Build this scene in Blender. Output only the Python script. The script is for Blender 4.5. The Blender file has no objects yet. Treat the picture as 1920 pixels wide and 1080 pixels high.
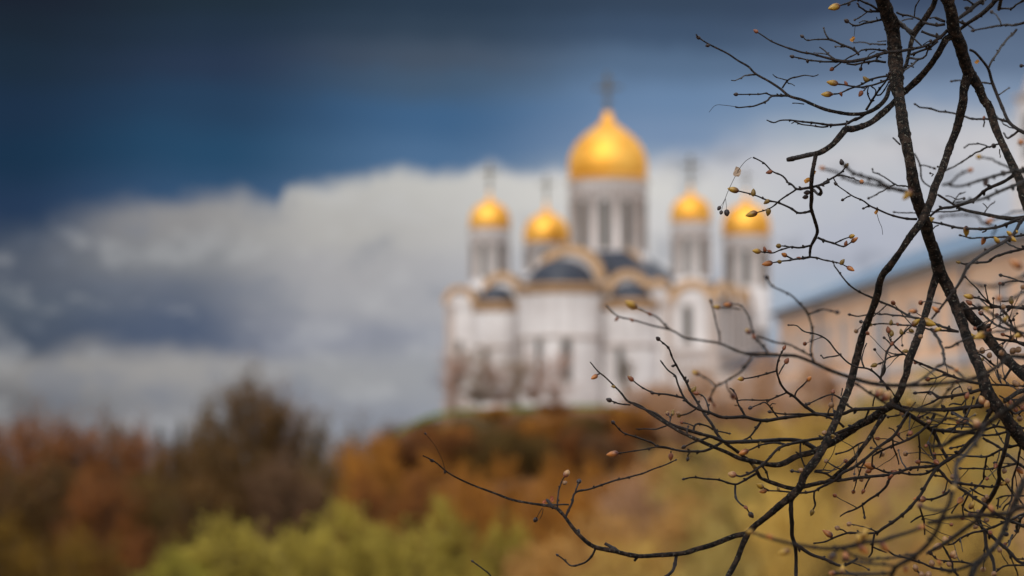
import bpy, bmesh, math, random
from mathutils import Vector, Matrix, noise
random.seed(7)
R = math.radians
S = bpy.context.scene
COL = S.collection
K = 36.0 / 1920 / 85.0            # tangent of one photo pixel (1920 wide frame)
TP = 0.075                        # tangent of the camera's upward tilt
PITCH = math.atan(TP)
FOCUS = 2.6

# ---------------------------------------------------------------- camera
cd = bpy.data.cameras.new('camera'); cam = bpy.data.objects.new('camera', cd); COL.objects.link(cam)
cam.location = (0, 0, 0); cam.rotation_euler = (R(90) + PITCH, 0, 0)
cd.lens = 85; cd.sensor_width = 36; cd.clip_start = 0.1; cd.clip_end = 9000
cd.dof.use_dof = True; cd.dof.focus_distance = FOCUS; cd.dof.aperture_fstop = 5.4; cd.dof.aperture_blades = 0
S.camera = cam
S.render.engine = 'CYCLES'
S.cycles.use_denoising = True
S.cycles.max_bounces = 6; S.cycles.transparent_max_bounces = 8
S.view_settings.view_transform = 'Standard'; S.view_settings.look = 'None'
S.view_settings.exposure = 0.0; S.view_settings.gamma = 1

def lin(c):
    return tuple(((v/255)/12.92 if v/255 <= .04045 else ((v/255+.055)/1.055)**2.4) for v in c)

# ---------------------------------------------------------------- sun
SUN_AZ, SUN_EL = R(199), R(46)    # clockwise from +Y: behind the viewer
sd = bpy.data.lights.new('sun', 'SUN'); sun = bpy.data.objects.new('sun', sd); COL.objects.link(sun)
sd.energy = 1.6; sd.angle = R(22); sd.color = (1.0, 0.95, 0.88)
sv = Vector((math.sin(SUN_AZ)*math.cos(SUN_EL), math.cos(SUN_AZ)*math.cos(SUN_EL), math.sin(SUN_EL)))
sun.rotation_euler = sv.to_track_quat('Z', 'Y').to_euler()
sun.location = sv*100

# ---------------------------------------------------------------- sky: daylight sky behind storm cloud
W = bpy.data.worlds.new('World'); S.world = W; W.use_nodes = True
nt = W.node_tree; nt.nodes.clear()
def N(t, **kw):
    n = nt.nodes.new(t)
    for k, v in kw.items(): setattr(n, k, v)
    return n
def L(a, b): nt.links.new(a, b)
def M(op, a, b=None, c=None, clamp=False):
    n = N('ShaderNodeMath', operation=op, use_clamp=clamp)
    for i, v in enumerate((a, b, c)):
        if v is None: continue
        if isinstance(v, (int, float)): n.inputs[i].default_value = v
        else: L(v, n.inputs[i])
    return n.outputs[0]
def MR(v, a, b, c=0, d=1, smooth=True):
    n = N('ShaderNodeMapRange', interpolation_type='SMOOTHSTEP' if smooth else 'LINEAR')
    L(v, n.inputs[0])
    for i, x in enumerate((a, b, c, d)): n.inputs[i+1].default_value = x
    return n.outputs[0]
def MIX(f, a, b):
    n = N('ShaderNodeMix', data_type='RGBA')
    if isinstance(f, (int, float)): n.inputs[0].default_value = f
    else: L(f, n.inputs[0])
    for i, v in ((6, a), (7, b)):
        if isinstance(v, tuple): n.inputs[i].default_value = (*v, 1)
        else: L(v, n.inputs[i])
    return n.outputs[2]
tc = N('ShaderNodeTexCoord'); sx = N('ShaderNodeSeparateXYZ'); L(tc.outputs['Generated'], sx.inputs[0])
az = M('MULTIPLY', M('ARCTAN2', sx.outputs[0], sx.outputs[1]), 57.29578)      # degrees right of +Y
el = M('MULTIPLY', M('ARCSINE', sx.outputs[2]), 57.29578)                     # degrees above the horizon
def AZ(px): return math.degrees(math.atan((px-960)*K))
def EL(py): return math.degrees(math.atan((880-py)*K))
def ramp(fac, stops, lo, hi):
    n = N('ShaderNodeValToRGB'); L(MR(fac, lo, hi, smooth=False), n.inputs[0])
    cr = n.color_ramp; cr.interpolation = 'EASE'
    st = sorted(((v-lo)/(hi-lo), c) for v, c in stops)
    while len(cr.elements) < len(st): cr.elements.new(0.5)
    for e, (p, c) in zip(cr.elements, st):
        e.position = min(max(p, 0), 1); e.color = (*c, 1)
    return n.outputs[0]
vt = N('ShaderNodeCombineXYZ'); L(az, vt.inputs[0]); L(el, vt.inputs[1])
def noisetex(scale, detail, rough=.5, off=0.0, stretch=1.0):
    mp = N('ShaderNodeMapping'); L(vt.outputs[0], mp.inputs[0])
    mp.inputs['Location'].default_value = (off, off*.7, 0); mp.inputs['Scale'].default_value = (scale, scale*stretch, 1)
    n = N('ShaderNodeTexNoise'); n.inputs['Scale'].default_value = 1; n.inputs['Detail'].default_value = detail
    n.inputs['Roughness'].default_value = rough; L(mp.outputs[0], n.inputs[0]); return n.outputs[0]
n1 = noisetex(.55, 6, .62, 3.1); n2 = noisetex(.28, 4, .5, 9.7, 1.8); n3 = noisetex(.20, 5, .6, 17.3, 1.3)
warp = M('MULTIPLY_ADD', M('SUBTRACT', n1, .5), 1.5, el)       # elevation shaken by noise
soft = M('MULTIPLY_ADD', M('SUBTRACT', n2, .5), 1.6, el)
# columns of sky colour: (photo x, [(photo y, rgb)...]) upper storm layer and the lit cumulus bank
UP = [(0,   [(0,(28,35,48)),(60,(29,40,53)),(130,(30,45,61)),(220,(30,49,72)),(300,(27,51,75)),(400,(38,57,84)),(480,(52,68,89))]),
      (400, [(0,(34,48,61)),(60,(37,52,70)),(130,(42,57,80)),(200,(40,65,92)),(290,(40,74,104)),(400,(59,87,120))]),
      (820, [(0,(44,60,78)),(55,(52,68,86)),(110,(70,84,102)),(150,(69,91,115)),(210,(65,99,135)),(300,(79,111,146)),(400,(104,131,163))]),
      (1250,[(0,(55,71,92)),(60,(64,83,108)),(120,(88,111,139)),(190,(106,133,166)),(260,(119,142,173)),(330,(165,176,187))]),
      (1700,[(0,(61,76,101)),(60,(86,103,128)),(120,(95,113,139)),(190,(126,145,171)),(260,(165,178,188)),(330,(183,195,198))])]
DN = [(0,   [(300,(84,92,106)),(420,(88,95,108)),(520,(82,90,104)),(580,(86,95,108)),(640,(72,82,98)),(690,(139,138,138)),(750,(109,110,113)),(860,(118,119,124))]),
      (340, [(330,(144,143,144)),(400,(142,141,142)),(480,(131,133,137)),(560,(101,108,122)),(635,(80,92,114)),(690,(154,152,151)),(760,(137,138,142)),(860,(142,144,151))]),
      (620, [(310,(190,189,185)),(430,(176,174,171)),(500,(165,164,166)),(570,(161,161,165)),(640,(142,145,156)),(700,(154,155,158)),(760,(142,145,153)),(860,(144,149,158))]),
      (1200,[(260,(169,174,190)),(350,(212,210,206)),(450,(205,203,202)),(560,(176,178,186)),(700,(156,161,171)),(860,(156,161,171))]),
      (1600,[(190,(169,174,188)),(270,(197,196,200)),(350,(186,189,197)),(480,(176,180,193)),(560,(159,174,192)),(700,(159,168,180))])]
def field(cols, e):
    rs = [(AZ(px), ramp(e, [(EL(py), lin(c)) for py, c in st], -1, 12)) for px, st in cols]
    out = rs[0][1]
    for (a0, _), (a1, c1) in zip(rs, rs[1:]):
        out = MIX(MR(az, a0, a1), out, c1)
    return out
upc = field(UP, M('MULTIPLY_ADD', M('SUBTRACT', n3, .5), 1.2, el))
dnc = field(DN, soft)
# light and dark mottling inside the bank
n4 = noisetex(.62, 3, .55, 41.0, 1.5)
dnc = MIX(M('MULTIPLY', MR(n4, .53, .68), .34), dnc, lin((114, 121, 135)))
dnc = MIX(M('MULTIPLY', MR(n4, .47, .34), .22), dnc, lin((196, 196, 196)))
# top edge of the bank, degrees of elevation by azimuth
edge_px = [(-200,520),(60,450),(150,412),(260,388),(350,372),(430,370),(490,388),(515,398),(540,360),(575,340),(640,336),(720,330),(800,326),(860,322),(905,300),(960,318),(1060,318),(1160,308),(1280,296),(1380,276),(1480,262),(1600,246),(1750,232),(1900,222),(2100,205)]
cr = N('ShaderNodeValToRGB'); L(MR(az, AZ(-200), AZ(2100), smooth=False), cr.inputs[0])
cr.color_ramp.interpolation = 'EASE'
while len(cr.color_ramp.elements) < len(edge_px): cr.color_ramp.elements.new(.5)
for e, (px, py) in zip(cr.color_ramp.elements, edge_px):
    e.position = (AZ(px)-AZ(-200))/(AZ(2100)-AZ(-200)); v = EL(py)/12; e.color = (v, v, v, 1)
edge = M('MULTIPLY', cr.outputs[0], 12)
small = M('MULTIPLY_ADD', M('SUBTRACT', n1, .5), 1.3, el)
diff = M('SUBTRACT', edge, small)
wid = MIX(MR(az, AZ(120), AZ(330)), (1.3,1.3,1.3), (.55,.55,.55))
wid = MIX(MR(az, AZ(460), AZ(540)), wid, (.46,.46,.46))
wid = MIX(MR(az, AZ(1150), AZ(1450)), wid, (1.3,1.3,1.3))
bank = MR(M('DIVIDE', diff, wid), -.55, .55)
frame = MIX(bank, upc, dnc)
# the rest of the dome: broken bright cloud overhead, to the sides and behind
sky = N('ShaderNodeTexSky', sky_type='NISHITA'); sky.sun_disc = False
sky.sun_elevation = SUN_EL; sky.sun_rotation = SUN_AZ
mp = N('ShaderNodeMapping'); L(tc.outputs['Generated'], mp.inputs[0]); mp.inputs['Scale'].default_value = (2.2, 2.2, 4.5)
nd = N('ShaderNodeTexNoise'); nd.inputs['Scale'].default_value = 1.3; nd.inputs['Detail'].default_value = 6; L(mp.outputs[0], nd.inputs[0])
cover = MR(nd.outputs[0], .36, .58)
cloudc = MIX(MR(nd.outputs[0], .5, .75), (14.5, 14.2, 14.0), (8.5, 8.8, 9.4))
dome = MIX(cover, sky.outputs[0], cloudc)
aw = M('ABSOLUTE', az)
infront = M('MULTIPLY', MR(aw, 18, 42, 1, 0), MR(el, 13, 30, 1, 0))
frame10 = N('ShaderNodeVectorMath', operation='SCALE'); L(frame, frame10.inputs[0]); frame10.inputs['Scale'].default_value = 10
full = MIX(infront, dome, frame10.outputs[0])
full = MIX(MR(el, -4, -1.2, 1, 0), full, (.5, .42, .3))
bg = N('ShaderNodeBackground'); bg.inputs[1].default_value = 0.10; L(full, bg.inputs[0])
wo = N('ShaderNodeOutputWorld'); L(bg.outputs[0], wo.inputs[0])

# ---------------------------------------------------------------- helpers
def ray(px, py):
    a = (px-960)*K; b = (540-py)*K; c, s = math.cos(PITCH), math.sin(PITCH)
    return Vector((a, c-b*s, s+b*c))
def P(px, py, d):                 # point at depth d along the optical axis
    return ray(px, py)*d
def at(px, py, Y):                # point at world distance Y
    r = ray(px, py); return r*(Y/r.y)
def tag(o, label=None, cat=None, group=None, kind=None):
    if label: o['label'] = label
    if cat: o['category'] = cat
    if group: o['group'] = group
    if kind: o['kind'] = kind
    return o
def empty(name, loc=(0,0,0), rz=0):
    o = bpy.data.objects.new(name, None); COL.objects.link(o); o.location = loc; o.rotation_euler = (0, 0, rz)
    o.empty_display_size = .2; return o
def link(name, me, parent=None, mat=None):
    o = bpy.data.objects.new(name, me); COL.objects.link(o)
    if mat and not me.materials: me.materials.append(mat)
    if parent: o.parent = parent
    return o
class MB:
    def __init__(s): s.v = []; s.f = []; s.sm = []
    def add(s, vs, fs, smooth=False):
        b = len(s.v); s.v += [tuple(v) for v in vs]; s.f += [tuple(i+b for i in f) for f in fs]; s.sm += [smooth]*len(fs)
    def box(s, x0, x1, y0, y1, z0, z1):
        s.add([(x0,y0,z0),(x1,y0,z0),(x1,y1,z0),(x0,y1,z0),(x0,y0,z1),(x1,y0,z1),(x1,y1,z1),(x0,y1,z1)],
              [(0,3,2,1),(4,5,6,7),(0,1,5,4),(1,2,6,5),(2,3,7,6),(3,0,4,7)])
    def lathe(s, prof, n=40, c=(0,0), a0=0, a1=2*math.pi, cap=True):
        full = abs(a1-a0-2*math.pi) < 1e-6; m = n if full else n+1
        vs = []
        for r, z in prof:
            for i in range(m):
                a = a0+(a1-a0)*i/n; vs.append((c[0]+r*math.cos(a), c[1]+r*math.sin(a), z))
        fs = []
        for j in range(len(prof)-1):
            for i in range(n):
                k = (i+1) % m; fs.append((j*m+i, j*m+k, (j+1)*m+k, (j+1)*m+i))
        s.add(vs, fs, True)
        if cap and full: s.add([vs[(len(prof)-1)*m+i] for i in range(m)], [tuple(range(m))])
    def prism(s, poly, y0, y1):      # polygon in x,z extruded along y (convex or simple)
        n = len(poly); vs = [(x, y0, z) for x, z in poly]+[(x, y1, z) for x, z in poly]
        s.add(vs, [tuple(range(n)), tuple(range(2*n-1, n-1, -1))]+[(i, i+n, (i+1) % n+n, (i+1) % n) for i in range(n)])
    def arch(s, cx, cz, r0, r1, y0, y1, n=20, a0=0, a1=math.pi):  # half ring
        vs = []; fs = []
        for i in range(n+1):
            a = a0+(a1-a0)*i/n; c, q = math.cos(a), math.sin(a)
            for r, y in ((r0,y0),(r1,y0),(r1,y1),(r0,y1)): vs.append((cx+r*c, y, cz+r*q))
        for i in range(n):
            for j in range(4): k = (j+1) % 4; fs.append((i*4+j, (i+1)*4+j, (i+1)*4+k, i*4+k))
        fs += [(0,1,2,3), (n*4+3, n*4+2, n*4+1, n*4)]
        s.add(vs, fs)
    def mesh(s, name):
        me = bpy.data.meshes.new(name); me.from_pydata(s.v, [], s.f)
        me.polygons.foreach_set('use_smooth', s.sm); me.update(); return me
    def build(s, name, mat, parent=None, loc=None, rot=None):
        me = s.mesh(name); me.materials.append(mat); o = link(name, me, parent)
        if loc: o.location = loc
        if rot: o.rotation_euler = rot
        return o

# ---------------------------------------------------------------- materials
def mat(name, color, rough=.8, metal=0, var=None, scale=3.0, bump=0, bscale=None, spec=.4, trans=0, detail=4, lo=.35, hi=.65):
    m = bpy.data.materials.new(name); m.use_nodes = True; t = m.node_tree; b = t.nodes['Principled BSDF']
    b.inputs['Roughness'].default_value = rough; b.inputs['Metallic'].default_value = metal
    b.inputs['Specular IOR Level'].default_value = spec
    b.inputs['Base Color'].default_value = (*color, 1)
    g = t.nodes.new('ShaderNodeNewGeometry')
    if var:
        n = t.nodes.new('ShaderNodeTexNoise'); n.inputs['Scale'].default_value = scale; n.inputs['Detail'].default_value = detail
        t.links.new(g.outputs['Position'], n.inputs[0])
        r = t.nodes.new('ShaderNodeValToRGB'); r.color_ramp.elements[0].position = lo; r.color_ramp.elements[1].position = hi
        r.color_ramp.elements[0].color = (*color, 1); r.color_ramp.elements[1].color = (*var, 1)
        t.links.new(n.outputs[0], r.inputs[0]); t.links.new(r.outputs[0], b.inputs['Base Color'])
    if bump:
        n = t.nodes.new('ShaderNodeTexNoise'); n.inputs['Scale'].default_value = bscale or scale*4; n.inputs['Detail'].default_value = 6
        t.links.new(g.outputs['Position'], n.inputs[0])
        bp = t.nodes.new('ShaderNodeBump'); bp.inputs['Strength'].default_value = bump; bp.inputs['Distance'].default_value = .3/(bscale or scale*4)
        t.links.new(n.outputs[0], bp.inputs['Height']); t.links.new(bp.outputs[0], b.inputs['Normal'])
    if trans:
        tr = t.nodes.new('ShaderNodeBsdfTranslucent'); mx = t.nodes.new('ShaderNodeMixShader'); mx.inputs[0].default_value = trans
        src = b.inputs['Base Color'].links[0].from_socket if b.inputs['Base Color'].links else None
        if src: t.links.new(src, tr.inputs[0])
        else: tr.inputs[0].default_value = (*color, 1)
        t.links.new(b.outputs[0], mx.inputs[1]); t.links.new(tr.outputs[0], mx.inputs[2])
        t.links.new(mx.outputs[0], t.nodes['Material Output'].inputs[0])
    return m
WHITE = mat('limewashed stone', (.78,.75,.745), .9, var=(.60,.56,.55), scale=.22, bump=.2, bscale=3)
CREAM = mat('pinkish stone trim', (.50,.41,.36), .9, var=(.42,.36,.33), scale=.8)
OCHRE = mat('ochre painted trim', (.58,.36,.19), .75, var=(.48,.30,.16), scale=.6)
GOLD = mat('gilded copper', (.97,.56,.12), .58, 1.0, var=(.88,.44,.065), scale=.5, spec=.5, bump=.12, bscale=2)
SLATE = mat('dark blue-grey roof metal', (.018,.026,.044), .5, 0, var=(.028,.036,.055), scale=.8, spec=.45)
GLASS = mat('dark window glass', (.05,.06,.06), .3, 0)
GILT = mat('tarnished gilt', (.12,.10,.06), .6, .3)
# ================================================================= terrain
def sm(a, b, x):
    t = min(max((x-a)/(b-a), 0), 1); return t*t*(3-2*t)
def height(x, y):
    near = -1.6-5.0*sm(6, 60, y)-1.2*sm(60, 110, y)
    hill = 12.8*sm(150, 207, y)                                  # slope up to the cathedral
    edge = sm(-27-0.03*(y-200), -4.5, x)
    back = 1-sm(330, 520, y)
    z = near+hill*edge*back
    shelf = sm(8, 17, x)*sm(45, 78, y)*(1-sm(210, 330, y))       # terrace under the long building
    z = max(z, near+8.0*shelf)
    z += .5*noise.noise(Vector((x*.06, y*.06, 0)))*sm(8, 30, y)
    if y > 400: z -= 10*sm(400, 1200, y)
    return z
GROUND = mat('grass and dead leaves', (.075,.055,.02), .95, var=(.17,.075,.026), scale=.12, bump=.4, bscale=2, lo=.4, hi=.6)
def terrain():
    ys = [-40,-20,-8,0,4,8,14,20,28,36,46,56,66,78,90,102,114,126,136,144,152,160,168,176,184,190,196,202,206,210,216,224,234,246,260,280,310,350,400,480,600,800,1100,1600,2400,4000,7000]
    f = sorted(set([-1,-.7,-.5,-.38]+[i/40 for i in range(-12,17)]+[.5,.7,1]))
    mb = MB(); vs = []
    for y in ys:
        w = max(60, abs(y)*1.0)
        for u in f: vs.append((u*w, y, height(u*w, y)))
    n = len(f); fs = [(j*n+i, j*n+i+1, (j+1)*n+i+1, (j+1)*n+i) for j in range(len(ys)-1) for i in range(n-1)]
    mb.add(vs, fs, True); o = mb.build('ground', GROUND); tag(o, kind='structure')
terrain()
GRASS = mat('fresh green grass', (.16,.27,.03), .9, var=(.22,.29,.05), scale=1.5, trans=.3)
def grass_strip():
    mb = MB(); rnd = random.Random(3)
    for _ in range(12000):
        px = rnd.triangular(690, 1180, 1000); Y = rnd.uniform(204.5, 209)
        x = (px-960)*K*Y; z = height(x, Y)-.05; h = rnd.uniform(.15,.38); w = rnd.uniform(.05,.1); a = rnd.uniform(0, 3.14)
        dx, dy = math.cos(a)*w, math.sin(a)*w; lx, ly = rnd.uniform(-.15,.15), rnd.uniform(-.15,.15)
        mb.add([(x-dx,Y-dy,z),(x+dx,Y+dy,z),(x+lx,Y+ly,z+h)], [(0,1,2)])
    tag(mb.build('grass', GRASS), 'fresh green grass along the crest of the hill below the cathedral', 'grass', kind='stuff')
grass_strip()

# ================================================================= cathedral
PHI = R(18)
P0 = at(1088, 765, 226); BASEZ = P0.z
cath = empty('cathedral', P0, -PHI)
tag(cath, 'white stone cathedral with five golden domes standing on the hilltop', 'cathedral')
def loc2w(u, v, w=0):
    return Vector((P0.x+u*math.cos(PHI)+v*math.sin(PHI), P0.y-u*math.sin(PHI)+v*math.cos(PHI), P0.z+w))
def solve_u(px, v):
    u = 0
    for _ in range(12):
        p = loc2w(u, v); u += ((px-960)*K*(p.y*math.cos(PITCH)+p.z*math.sin(PITCH))-p.x)/math.cos(PHI)
    return u
def wz(py, u, v):                 # local height of a photo row on a vertical through u, v
    Y = loc2w(u, v).y; return at(960, py, Y).z-P0.z
def mpp(u, v): return K*loc2w(u, v).y

UL, UR, DEP = solve_u(836, 0), solve_u(1343, 0), 21.0
HW = wz(573, 0, 0)                # spring line of the outer gables
b = MB(); b.box(UL, UR, 0, DEP, -1.5, HW); b.box(-6.6, 6.4, .5, DEP-1, HW, HW+2.4)
wall = b.build('wall', WHITE, cath)
# plinth, arcade band and cornice
b = MB(); b.box(UL-.25, UR+.25, -.25, DEP+.25, -1.6, .7); b.build('plinth', CREAM, cath)
b = MB()
for u0, u1 in ((UL, -9.9), (9.0, UR)):
    b = MB(); b.box(u0-.1, u1, -.16, .0, HW*.52, HW*.52+.35)
    n = 7
    for i in range(n):
        c = u0+(u1-u0)*(i+.5)/n; b.arch(c, HW*.52-.45, .12, .3, -.16, 0, 8); b.box(c-.3, c-.18, -.16, 0, HW*.52-1.6, HW*.52-.45)
    b.build('arcade_band', CREAM, cath)
b = MB()
for i in range(26):
    c = .4+(DEP-.8)*(i+.5)/26; b.box(UR, UR+.16, c-.06, c+.08, HW*.52-1.6, HW*.52)
b.box(UR, UR+.18, 0, DEP, HW*.52, HW*.52+.35)
b.build('arcade_band', CREAM, cath)
def arched_window(parent, cx, z0, z1, w, face='front', y=0.0, name='window'):
    m = MB(); t = .14
    m.box(cx-w/2-t, cx-w/2, y-.12, y+.1, z0, z1-w/2); m.box(cx+w/2, cx+w/2+t, y-.12, y+.1, z0, z1-w/2)
    m.arch(cx, z1-w/2, w/2, w/2+t, y-.12, y+.1, 10); m.box(cx-w/2-t-.1, cx+w/2+t+.1, y-.2, y+.1, z0-.18, z0)
    fr = m.build(name, CREAM, parent)
    g = MB(); pts = [(cx-w/2, z0), (cx+w/2, z0)]+[(cx+w/2*math.cos(a), z1-w/2+w/2*math.sin(a)) for a in [math.pi*i/10 for i in range(11)]]
    g.prism(pts, y-.03, y+.08); g.build('pane', GLASS, fr)
    return fr
# pilasters
def pilaster(u, v, side, top):
    m = MB()
    if side == 'front': m.box(u-.35, u+.35, -.3, .05, .7, top); m.box(u-.45, u+.45, -.4, .05, top, top+.35)
    else: m.box(u-.05, u+.3, v-.35, v+.35, .7, top); m.box(u-.05, u+.4, v-.45, v+.45, top, top+.35)
    m.build('pilaster', CREAM, cath)
for u in (UL+.4, -9.8, 8.6, UR-.4): pilaster(u, 0, 'front', HW)
for v in (.4, 5.6, 10.5, 15.4, DEP-.4): pilaster(UR, v, 'side', HW)
# gables (zakomary): white half discs with ochre rims running back as dark barrel roofs
def gable(px, v, py_top, rad, depth, h0=None, rim=.36, name='gable'):
    u = solve_u(px, v); zt = wz(py_top, u, v); zc = zt-rad
    g = MB(); zb = h0 if h0 is not None else HW-.2
    pts = [(u+rad, zb), (u+rad, zc)]+[(u+rad*math.cos(a), zc+rad*math.sin(a)) for a in [math.pi*i/20 for i in range(1, 20)]]+[(u-rad, zc), (u-rad, zb)]
    g.prism(pts, v, v+depth); o = g.build(name, WHITE, cath)
    m = MB(); m.arch(u, zc, rad-rim, rad+.12, v-.28, v+.5, 24); m.build('rim', OCHRE, o)
    m = MB(); m.arch(u, zc, rad+.002, rad+.1, v+.5, v+depth, 24); m.build('vault_roof', SLATE, o)
    return o
gable(862, 0, 538, 1.55, 6); gable(1299, 0, 526, 2.25, 6, rim=.62)
gable(1236, 0, 524, .9, 6, rim=.5)
gable(1068, .2, 462, 3.35, 9, rim=.7); gable(941, .2, 513, 1.9, 6, rim=.55); gable(1178, .2, 508, 2.0, 7, rim=.6)
# gables on the long side
def side_gable(v, rad, zt, depth=4):
    zc = zt-rad; g = MB()
    pts = [(v+rad, HW-.2), (v+rad, zc)]+[(v+rad*math.cos(a), zc+rad*math.sin(a)) for a in [math.pi*i/20 for i in range(1, 20)]]+[(v-rad, zc), (v-rad, HW-.2)]
    g.prism(pts, 0, depth); o = g.build('gable', WHITE, cath); o.rotation_euler = (0, 0, R(90)); o.location = (UR, 0, 0)
    m = MB(); m.arch(v, zc, rad-.3, rad+.12, -.28, .3, 24); m.build('rim', OCHRE, o)
    m = MB(); m.arch(v, zc, rad+.002, rad+.1, .3, depth, 24); m.build('vault_roof', SLATE, o)
for v in (3.0, 8.0, 13.0, 18.0):
    side_gable(v, 1.95, HW+2.1)
    m = MB(); w = .75; z0, z1 = HW*.62, HW*.98
    m.box(UR, UR+.12, v-w/2-.14, v-w/2, z0, z1); m.box(UR, UR+.12, v+w/2, v+w/2+.14, z0, z1); m.box(UR, UR+.2, v-w/2-.2, v+w/2+.2, z0-.18, z0)
    m.box(UR, UR+.12, v-w/2-.14, v+w/2+.14, z1, z1+.14)
    f = m.build('window', CREAM, cath); g = MB(); g.box(UR, UR+.04, v-w/2, v+w/2, z0, z1); g.build('pane', GLASS, f)
# low pitched roofs around the drums
def hip(name, x0, x1, y0, y1, z0, z1, inset, mt=SLATE):
    m = MB(); i = inset
    m.add([(x0,y0,z0),(x1,y0,z0),(x1,y1,z0),(x0,y1,z0),(x0+i,y0+i,z1),(x1-i,y0+i,z1),(x1-i,y1-i,z1),(x0+i,y1-i,z1)],
          [(0,3,2,1),(4,5,6,7),(0,1,5,4),(1,2,6,5),(2,3,7,6),(3,0,4,7)]); return m.build(name, mt, cath)
hip('roof', UL+.3, UR-.3, .6, DEP-.6, HW+.005, HW+1.6, 3.2)
hip('roof', -6.9, 6.9, 2.0, DEP-1.5, HW+2.41, wz(476, 3, 9)+.1, 4.2)
# apses with half-dome roofs
def apse(pxl, pxr, py_eave, py_top, px_dome, windows, blind):
    uc = (solve_u(pxl, -.8)+solve_u(pxr, -.8))/2; rad = (solve_u(pxr, -.8)-solve_u(pxl, -.8))/2
    ze = wz(py_eave, uc, -rad*.6); zt = wz(py_top, uc, -.3)
    m = MB(); m.lathe([(rad, -1.5), (rad, ze)], 36, (uc, .1), math.pi, 2*math.pi); o = m.build('apse', WHITE, cath)
    m = MB(); m.lathe([(rad+.02, ze-.95), (rad+.1, ze-.9), (rad+.12, ze-.35), (rad+.3, ze-.25), (rad+.34, ze), (rad-.3, ze+.06)], 36, (uc, .1), math.pi, 2*math.pi); m.build('cornice', OCHRE, o)
    hh = zt-ze; m = MB(); rd = rad*.80
    prof = [(rad+.3, ze+.01), (rd, ze+.12)]+[(rd*math.cos(a), ze+.12+(hh-.12)*math.sin(a)) for a in [math.pi/2*i/12 for i in range(1, 13)]]
    m.lathe(prof, 36, (uc, .1), math.pi, 2*math.pi); m.build('half_dome_roof', SLATE, o)
    m = MB()
    for i in range(blind+1):
        a = math.pi*(1+i/blind); cx, cy = uc+(rad+.05)*math.cos(a), .1+(rad+.05)*math.sin(a)
        m.lathe([(.08, .7), (.08, ze-1.3), (.14, ze-1.2), (.14, ze-1.0)], 8, (cx, cy))
    m.build('half_column', WHITE, o)
    m = MB(); m.lathe([(rad+.01, ze*.55), (rad+.14, ze*.55+.06), (rad+.14, ze*.55+.34), (rad+.01, ze*.55+.4)], 36, (uc, .1), math.pi, 2*math.pi); m.build('string_course', CREAM, o)
    for ang, z0, z1, w in windows:
        a = R(ang); curved_window(o, uc, .1, rad+.02, a, z0, z1, w)
    return o
def curved_window(parent, cx, cy, r, a, z0, z1, w, t=.12):
    """arched window with frame and pane in one mesh, set on a round wall"""
    m = MB()
    m.box(-w/2-t, -w/2, -.08, .12, z0, z1-w/2); m.box(w/2, w/2+t, -.08, .12, z0, z1-w/2)
    m.arch(0, z1-w/2, w/2, w/2+t, -.08, .12, 8); m.box(-w/2-t-.05, w/2+t+.05, -.14, .12, z0-.15, z0)
    nf = len(m.f)
    pts = [(-w/2, z0), (w/2, z0)]+[(w/2*math.cos(q), z1-w/2+w/2*math.sin(q)) for q in [math.pi*i/8 for i in range(9)]]
    m.prism(pts, 0.0, .1)
    me = m.mesh('window'); me.materials.append(CREAM); me.materials.append(GLASS)
    for p in me.polygons[nf:]: p.material_index = 1
    o = link('window', me, parent); o.location = (cx+r*math.cos(a), cy+r*math.sin(a), 0); o.rotation_euler = (0, 0, a+math.pi/2)
    return o

W1 = 4.8; 
apse(971, 1127, 533, 485, 1058, [(257, wz(716,0,0), wz(636,0,0), .75), (293, wz(716,0,0), wz(636,0,0), .75), (222, wz(716,0,0), wz(636,0,0), .7)], 9)
apse(885, 968, 566, 536, 940, [(262, wz(716,0,0), wz(650,0,0), .6)], 6)
apse(1130, 1228, 562, 529, 1178, [(262, wz(716,0,0), wz(650,0,0), .6)], 6)
arched_window(cath, solve_u(1290, 0), wz(640, 12, 0), wz(572, 12, 0), .7)
arched_window(cath, solve_u(862, 0), wz(700, -12, 0), wz(640, -12, 0), .55)

# drums and domes
PROF = [(.93,-.04),(.97,.02),(.96,.1),(.99,.2),(1,.35),(.985,.52),(.95,.68),(.88,.84),(.78,1.0),(.64,1.14),(.48,1.27),(.33,1.38),(.22,1.47),(.15,1.56),(.125,1.68),(.115,1.76),(.0,1.77)]
PROF2 = PROF[:10]+[(.44,1.24),(.28,1.33),(.15,1.42),(.08,1.52),(.05,1.7),(.04,1.95),(0,1.96)]
def cross(parent, u, v, z, h):
    m = MB(); t = h*.028; m.lathe([(h*.05, z), (h*.075, z+h*.05), (h*.05, z+h*.1), (h*.02, z+h*.12)], 12, (u, v))
    m.box(u-t*.9, u+t*.9, v-t, v+t, z, z+h); m.box(u-h*.29, u+h*.29, v-t*.9, v+t*.9, z+h*.60, z+h*.60+2*t)
    m.box(u-h*.11, u+h*.11, v-t*.9, v+t*.9, z+h*.80, z+h*.80+2*t); m.box(u-h*.12, u+h*.12, v-t*.8, v+t*.8, z+h*.30, z+h*.30+2*t)
    for sx_ in (-1, 1):
        m.lathe([(0, z+h*.60-t), (t*1.9, z+h*.60+t), (0, z+h*.60+3*t)], 8, (u+sx_*h*.29, v), cap=False)
    for k in (.45, .6, .75): m.arch(u, z+h*.62, h*.10*k, h*.10*k+t*.5, v-t*.6, v+t*.6, 16, 0, 2*math.pi)
    m.build('cross', GILT, parent)
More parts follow.
